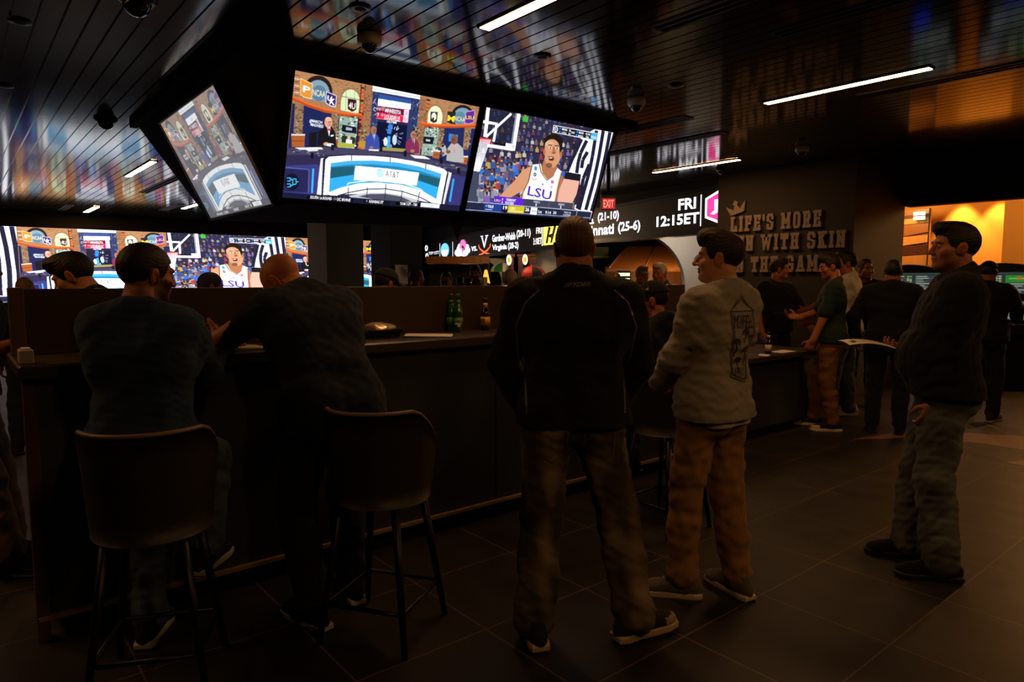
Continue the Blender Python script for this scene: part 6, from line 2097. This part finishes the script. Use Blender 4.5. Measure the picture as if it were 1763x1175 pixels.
# bald man leaning on the ledge
r5, s5, pt = person('bald man in a dark navy shirt bending over the bar ledge', (-.86, 3.06), math.radians(42),
    dict(H=1.86, w=1.08, pel=(0, -.10, .97), lean=36, hpitch=48, hyaw=34, neckf=.06, footL=(-.12, -.10, 0), footR=(.14, .02, 0), fyawL=10, fyawR=-12,
         handL=(-.22, .45, 1.24), handR=(.10, .46, 1.22), elbL=(-1, -.3, -.3), elbR=(1, -.2, -.5), hdL=(.3, .9, 0), hdR=(-.3, .9, 0)),
    0, skin='a8653e', top=dict(color='151d2c', off=.022, hem=.10, flare=.015, wr=.006, wf=24, low=.16),
    legs_=dict(color='17181a', off=.012, hem=.022, toz=.05),
    shoes=dict(upper='17171a', sole='b4b0a4', lace='222222'))

def cap_on(root, s, col='141414', back=False, badge=None):
    K = s.k
    F = Field(s.head - .2 * K, s.head + .24 * K, .007)
    F.ell(s.H((0, -.014, .042)), s.Rh, np.array((.088, .108, .094)) * K, .0, '+', lambda x, y, z: (.012 * K - z + .0 * x))
    V, Q = F.surface()
    o = put('cap', arr_mesh('cap', V, Q, np.repeat(np.array(lin(col))[None], len(V), 0)), root); o.data.materials.append(M_CLOTH)
    b = MB()
    sg = -1 if back else 1
    n = 12
    up_, dn = [], []
    for j, (rr0, dz) in enumerate(((.80, .0), (1.25, -.004), (1.62, -.016))):
        for i in range(n + 1):
            a = math.radians(25 + 130 * i / n)
            up_.append(Vector(tuple(s.H((.082 * math.cos(a) * (1 + .1 * j), -.014 + sg * .105 * rr0 * math.sin(a) + sg * .01, .058 + dz - .012 * j * math.cos(a) ** 2)))))
    dn = [p - Vector(tuple(s.Rh[:, 2])) * .006 for p in up_]
    m = len(up_)
    fs = []
    for j in range(2):
        for i in range(n):
            p = j * (n + 1) + i
            fs += [(p, p + 1, p + n + 2, p + n + 1), (m + p + 1, m + p, m + p + n + 1, m + p + n + 2)]
    for i in range(n):
        p = 2 * (n + 1) + i
        fs.append((p, p + 1, m + p + 1, m + p))
    b.add(up_ + dn, fs, True)
    b.build('brim', mat('cap_brim_' + col, col, rough=.8), o)
    if badge:
        b = MB(); q = [s.H(p) for p in ((-.1035 + .004, .012, .072), (-.1005, .012, .090), (-.0955, .034, .074))]
        cc = sum(q) / 3
        out = unit(cc - s.H((0, -.014, .042))) * .012
        b.add([p + out for p in q], [(0, 1, 2)]); b.build('badge', mat('badge_white', badge, rough=.6), o)
    return o
# man in the cap, seated between the two
r6, s6, pt = person('man in a black baseball cap and hoodie sitting beside the grey sweatshirt', (.93, 4.25), math.radians(38),
    dict(H=1.74, w=1.08, pel=(0, -.02, .74), hyaw=42, hpitch=4, lean=8, footL=(-.1, .34, .22), footR=(.12, .34, .22), handL=(-.14, .40, 1.16), handR=(.14, .40, 1.16), elbL=(-.8, -.3, -.8), elbR=(.8, -.3, -.8)),
    0, skin='93583c', hair=dict(style='short', col='17100b', vol=(.97, .97, .95)), beard=.5,
    top=dict(name='hoodie', color='141416', off=.024, hem=.03, hood=True, wr=.008), legs_=dict(color='1c1c20', off=.012), shoes=BLACK_SHOE)
cap_on(r6, s6, '131313', badge='b8aea2')
t6 = dup(s2, (.95, 4.16, 0), math.radians(38), 'bar stool under the man in the baseball cap')

# group by the lettered wall
r7, s7, pt = person('man in a black polo shirt behind the low counter, facing the man in green', (3.18, 8.22), math.radians(205),
    dict(H=1.79, w=1.16, belly=.04, hyaw=50, handL=(-.22, .36, .88), elbL=(-.9, -.4, -.3), hdL=(.3, .9, -.15), curl=25),
    1, skin='a05c3a', hair=dict(style='short', top=.008, col='22150d'), beard=.2,
    top=dict(name='polo_shirt', color='131315', off=.014, sleeve=.42, collar=.2, hem=.06), legs_=dict(color='18181a'), shoes=BLACK_SHOE)
r8, s8, pt = person('man in a dark green tee shirt and brown trousers holding a phone', (3.24, 6.92), math.radians(68),
    dict(H=1.80, w=1.0, hyaw=14, hpitch=10, footL=(-.10, -.04, 0), footR=(.13, .12, 0), fyawL=14, fyawR=6, handL=(-.21, .17, .92), handR=(.06, .31, 1.14), elbL=(-.5, -.9, -.3), elbR=(.8, -.2, -.8),
         hdL=(.1, .5, -1), hdR=(-.1, 1, .15), pnR=(-.6, 0, .8), curl=45),
    1, skin='9c5a38', hair=dict(style='short', top=.006, col='1e130c'), beard=.15,
    top=dict(name='tee_shirt', color='1d2a22', off=.014, sleeve=.42, hem=.075), legs_=dict(color='704a24', off=.010, hem=.022, toz=.03, wr=.006),
    shoes=dict(upper='1a1a1a', sole='c0b49a', lace='c0b49a', toe='b0a890'))
hp = Matrix.Translation(r8.location) @ Matrix.Rotation(math.radians(68), 4, 'Z') @ Vector(tuple(s8.wri['R'] + s8.hd['R'] * .13 + V3(0, 0, .012)))
t = thing('phone', 'black phone in the hand of the man in green', 'phone', hp, math.radians(70))
b = MB(); b.box((0, .03, .012), (.072, .145, .009), bevel=.003); b.build('case', M_BLACKGLOSS, t)
b = MB(); b.box((0, .03, .0175), (.064, .132, .001)); b.build('display', mat('phone_display', '20283a', emit=.05, rough=.15), t)
r9, s9, pt = person('man in a white polo shirt and blue jeans standing behind the man in green', (3.75, 7.66), math.radians(52),
    dict(H=1.85, w=1.12, belly=.03, hyaw=24, footL=(-.28, .10, 0), footR=(.02, -.06, 0), fyawL=32, fyawR=28, handL=(-.05, .42, 1.18), handR=(.14, .40, 1.10), elbL=(-.9, -.3, -.7), elbR=(.9, -.3, -.8)),
    1, skin='90502f', hair=dict(style='short', top=.008, col='100b08'), beard=.1,
    top=dict(name='polo_shirt', color='b4aa9a', off=.018, sleeve=.45, collar=.25, hem=.06), legs_=dict(name='jeans', color='4a545c', off=.014, hem=.034, toz=.02, denim=True, wash=.2),
    shoes=dict(upper='b8aa94', sole='c8bca8', lace='a89a84', big=1.08))
r10, s10, pt = person('man with a moustache looking out from behind the white polo shirt', (4.25, 8.25), math.radians(150),
    dict(H=1.79, w=1.05, hyaw=30), 1, skin='84492c', hair=dict(style='reced', col='1a110b'), beard=.45, top=dict(color='17171a', collar=.2), legs_=dict(color='1b1b1f'), shoes=BLACK_SHOE)
r11, s11, pt = person('man in a black jacket seen from behind, facing a kiosk by the wooden panel', (3.75, 6.75), math.radians(-28),
    dict(H=1.74, w=1.22, hyaw=2, handL=(-.30, .10, .92), handR=(.12, .36, 1.0), elbL=(-.9, -.4, -.1), elbR=(.9, -.3, -.4)), 1, skin='84482a',
    hair=dict(style='short', col='1a110b', vol=(.98, .98, .97)), top=dict(name='jacket', color='101012', off=.022, hem=.09, collar=.3, flare=.01), legs_=dict(color='131316', off=.012), shoes=BLACK_SHOE)
r12, s12, pt = person('man in a black jacket and cap at a kiosk, half hidden by the paper holder', (5.10, 7.35), math.radians(-50),
    dict(H=1.74, w=1.2, hyaw=10, hpitch=12, handL=(-.15, .40, 1.12), handR=(.18, .42, 1.10), elbL=(-.9, -.3, -.6), elbR=(1, -.3, -.4)), 1, skin='84482a',
    hair=dict(style='short', col='140e0a', vol=(.97, .97, .95)), beard=.6, top=dict(name='jacket', color='101012', off=.022, hem=.07), legs_=dict(color='16161a', off=.012), shoes=dict(upper='2a2622', sole='9a8a74', lace='222222'))
cap_on(r12, s12, '101012')

# behind the divider
def behind(label, x, y, yaw, H, tier=2, low=0.0, **kw):
    sk = dict(H=H, w=kw.pop('w', 1.05), hyaw=kw.pop('hyaw', 0), hpitch=kw.pop('hpitch', 0), lean=kw.pop('lean', 0))
    for q in ('handL', 'handR', 'elbL', 'elbR', 'hdL', 'hdR', 'footL', 'footR', 'pel', 'neckf'):
        if q in kw:
            sk[q] = kw.pop(q)
    col = kw.pop('shirt', '1a1a1c')
    cap = kw.pop('cap', None)
    r, s, p = person(label, (x, y), yaw, sk, tier, top=dict(color=col, off=.016, collar=kw.pop('collar', None)), legs_=dict(color=kw.pop('legc', '1c1c20')), shoes=BLACK_SHOE, **kw)
    if cap:
        cap_on(r, s, cap)
    return r, s, p
behind('dark haired man with a side parting looking down just behind the divider', -2.21, 3.62, math.radians(94), 1.72, 0, lean=22, hpitch=28, hyaw=10, skin='b07450',
       hair=dict(style='short', top=.014, sweep=.02, col='140d09', vol=(1.03, 1.02, 1.02)), shirt='121214', hairc='0c0806', pel=(0, -.14, .945))
behind('fair haired man far behind the divider, only the top of his head in view', -4.27, 6.0, math.radians(40), 1.56, 2, skin='8a5436', hair=dict(style='short', col='6a4a2c'))
behind('dark haired woman behind the divider, in front of the jersey on the video wall', -2.42, 5.45, math.radians(-60), 1.60, 2, w=.92, skin='7a4630', hair=dict(style='long', col='1c100c'), hpitch=6, shirt='17171a')
behind('person in a dark cap bent down behind the divider beside the black pillar', -.885, 4.70, math.radians(-50), 1.54, 1, lean=14, hpitch=18, cap='24241c', skin='7a4630', hair=dict(style='short', col='140d09', vol=(.96, .96, .95)), pel=(0, -.12, .93))
behind('ginger haired man in front of the white panel beyond the divider', -1.23, 8.75, math.radians(-50), 1.68, 1, skin='a4603c', hair=dict(style='short', col='5c3218'), beard=.3)
behind('black haired man facing us behind the service station glasses, without a beard', -.86, 8.95, math.radians(185), 1.64, 1, skin='a06848', hair=dict(style='short', top=.01, col='0e0a08'), hairc='080605')
behind('black haired bearded man facing us behind the tumblers on the service station', -.50, 9.4, math.radians(172), 1.74, 1, skin='8a5238', hair=dict(style='short', top=.012, col='0e0a08'), beard=.8, hairc='080605')
behind('grey haired person seen from behind, beyond the divider near the green parasol', -.02, 7.3, math.radians(0), 1.65, 2, skin='96644a', hair=dict(style='short', col='8a8076', vol=(1.04, 1.04, 1.03)), shirt='2a2a2c')
behind('balding man beneath the wooden canopy, small and low', 1.66, 11.0, math.radians(150), 1.68, 2, skin='8c4e2c', hair=dict(style='ring', col='2a1a10'))
ra, sa, _ = behind('grey haired person with glasses beneath the wooden canopy', 1.70, 9.0, math.radians(196), 1.72, 1, skin='9a6240', hair=dict(style='short', top=.004, col='6a6258', vol=(1.04, 1.0, 1.02)), shirt='1e1c1a', hairc='3a342c')
b = MB()
for x in (-1, 1):
    b.tube([Vector(tuple(sa.H((x * .031 + .023 * math.cos(a), .100, .006 + .018 * math.sin(a))))) for a in np.linspace(0, 2 * math.pi, 17)], .0022, 6, caps=False)
    b.tube([Vector(tuple(sa.H((x * .054, .098, .010)))), Vector(tuple(sa.H((x * .080, .0, .012))))], .002, 6)
b.tube([Vector(tuple(sa.H((-.009, .102, .010)))), Vector(tuple(sa.H((.009, .102, .010))))], .002, 6)
b.build('glasses', M_BLACKGLOSS, ra)
behind('white haired man in a dark suit looking sideways beneath the wooden canopy', 1.76, 8.1, math.radians(110), 1.74, 1, hyaw=28, hpitch=6, skin='a86a48', hair=dict(style='reced', top=.006, col='c8c0b4', vol=(1.03, 1.02, 1.02)), shirt='131316', collar=.3, hairc='8a8278')
# man at the end of the bar, cut by the picture edge
r13, s13, pt = person('man in a black shirt and tan trousers standing at the end of the bar', (-2.84, 3.48), math.radians(-76),
    dict(H=1.74, w=1.08, lean=9, hyaw=6, hpitch=6, footL=(-.12, .12, 0), footR=(.13, .22, .0),
         handL=(-.10, .36, 1.05), handR=(.10, .36, 1.22), elbL=(-.8, -.3, -.8), elbR=(.8, -.3, -.8), hdL=(.1, 1, 0), hdR=(-.2, 1, 0), curl=30),
    0, skin='9a5e38', hair=dict(style='short', col='1a110b'), beard=.3, top=dict(color='111113', off=.018, sleeve=.55, hem=.03),
    legs_=dict(color='8a6e4c', off=.020, hem=.03), shoes=BLACK_SHOE)
dup(s2, (1.40, 4.85, 0), math.radians(70), 'bar stool hidden behind the man in the grey sweatshirt')
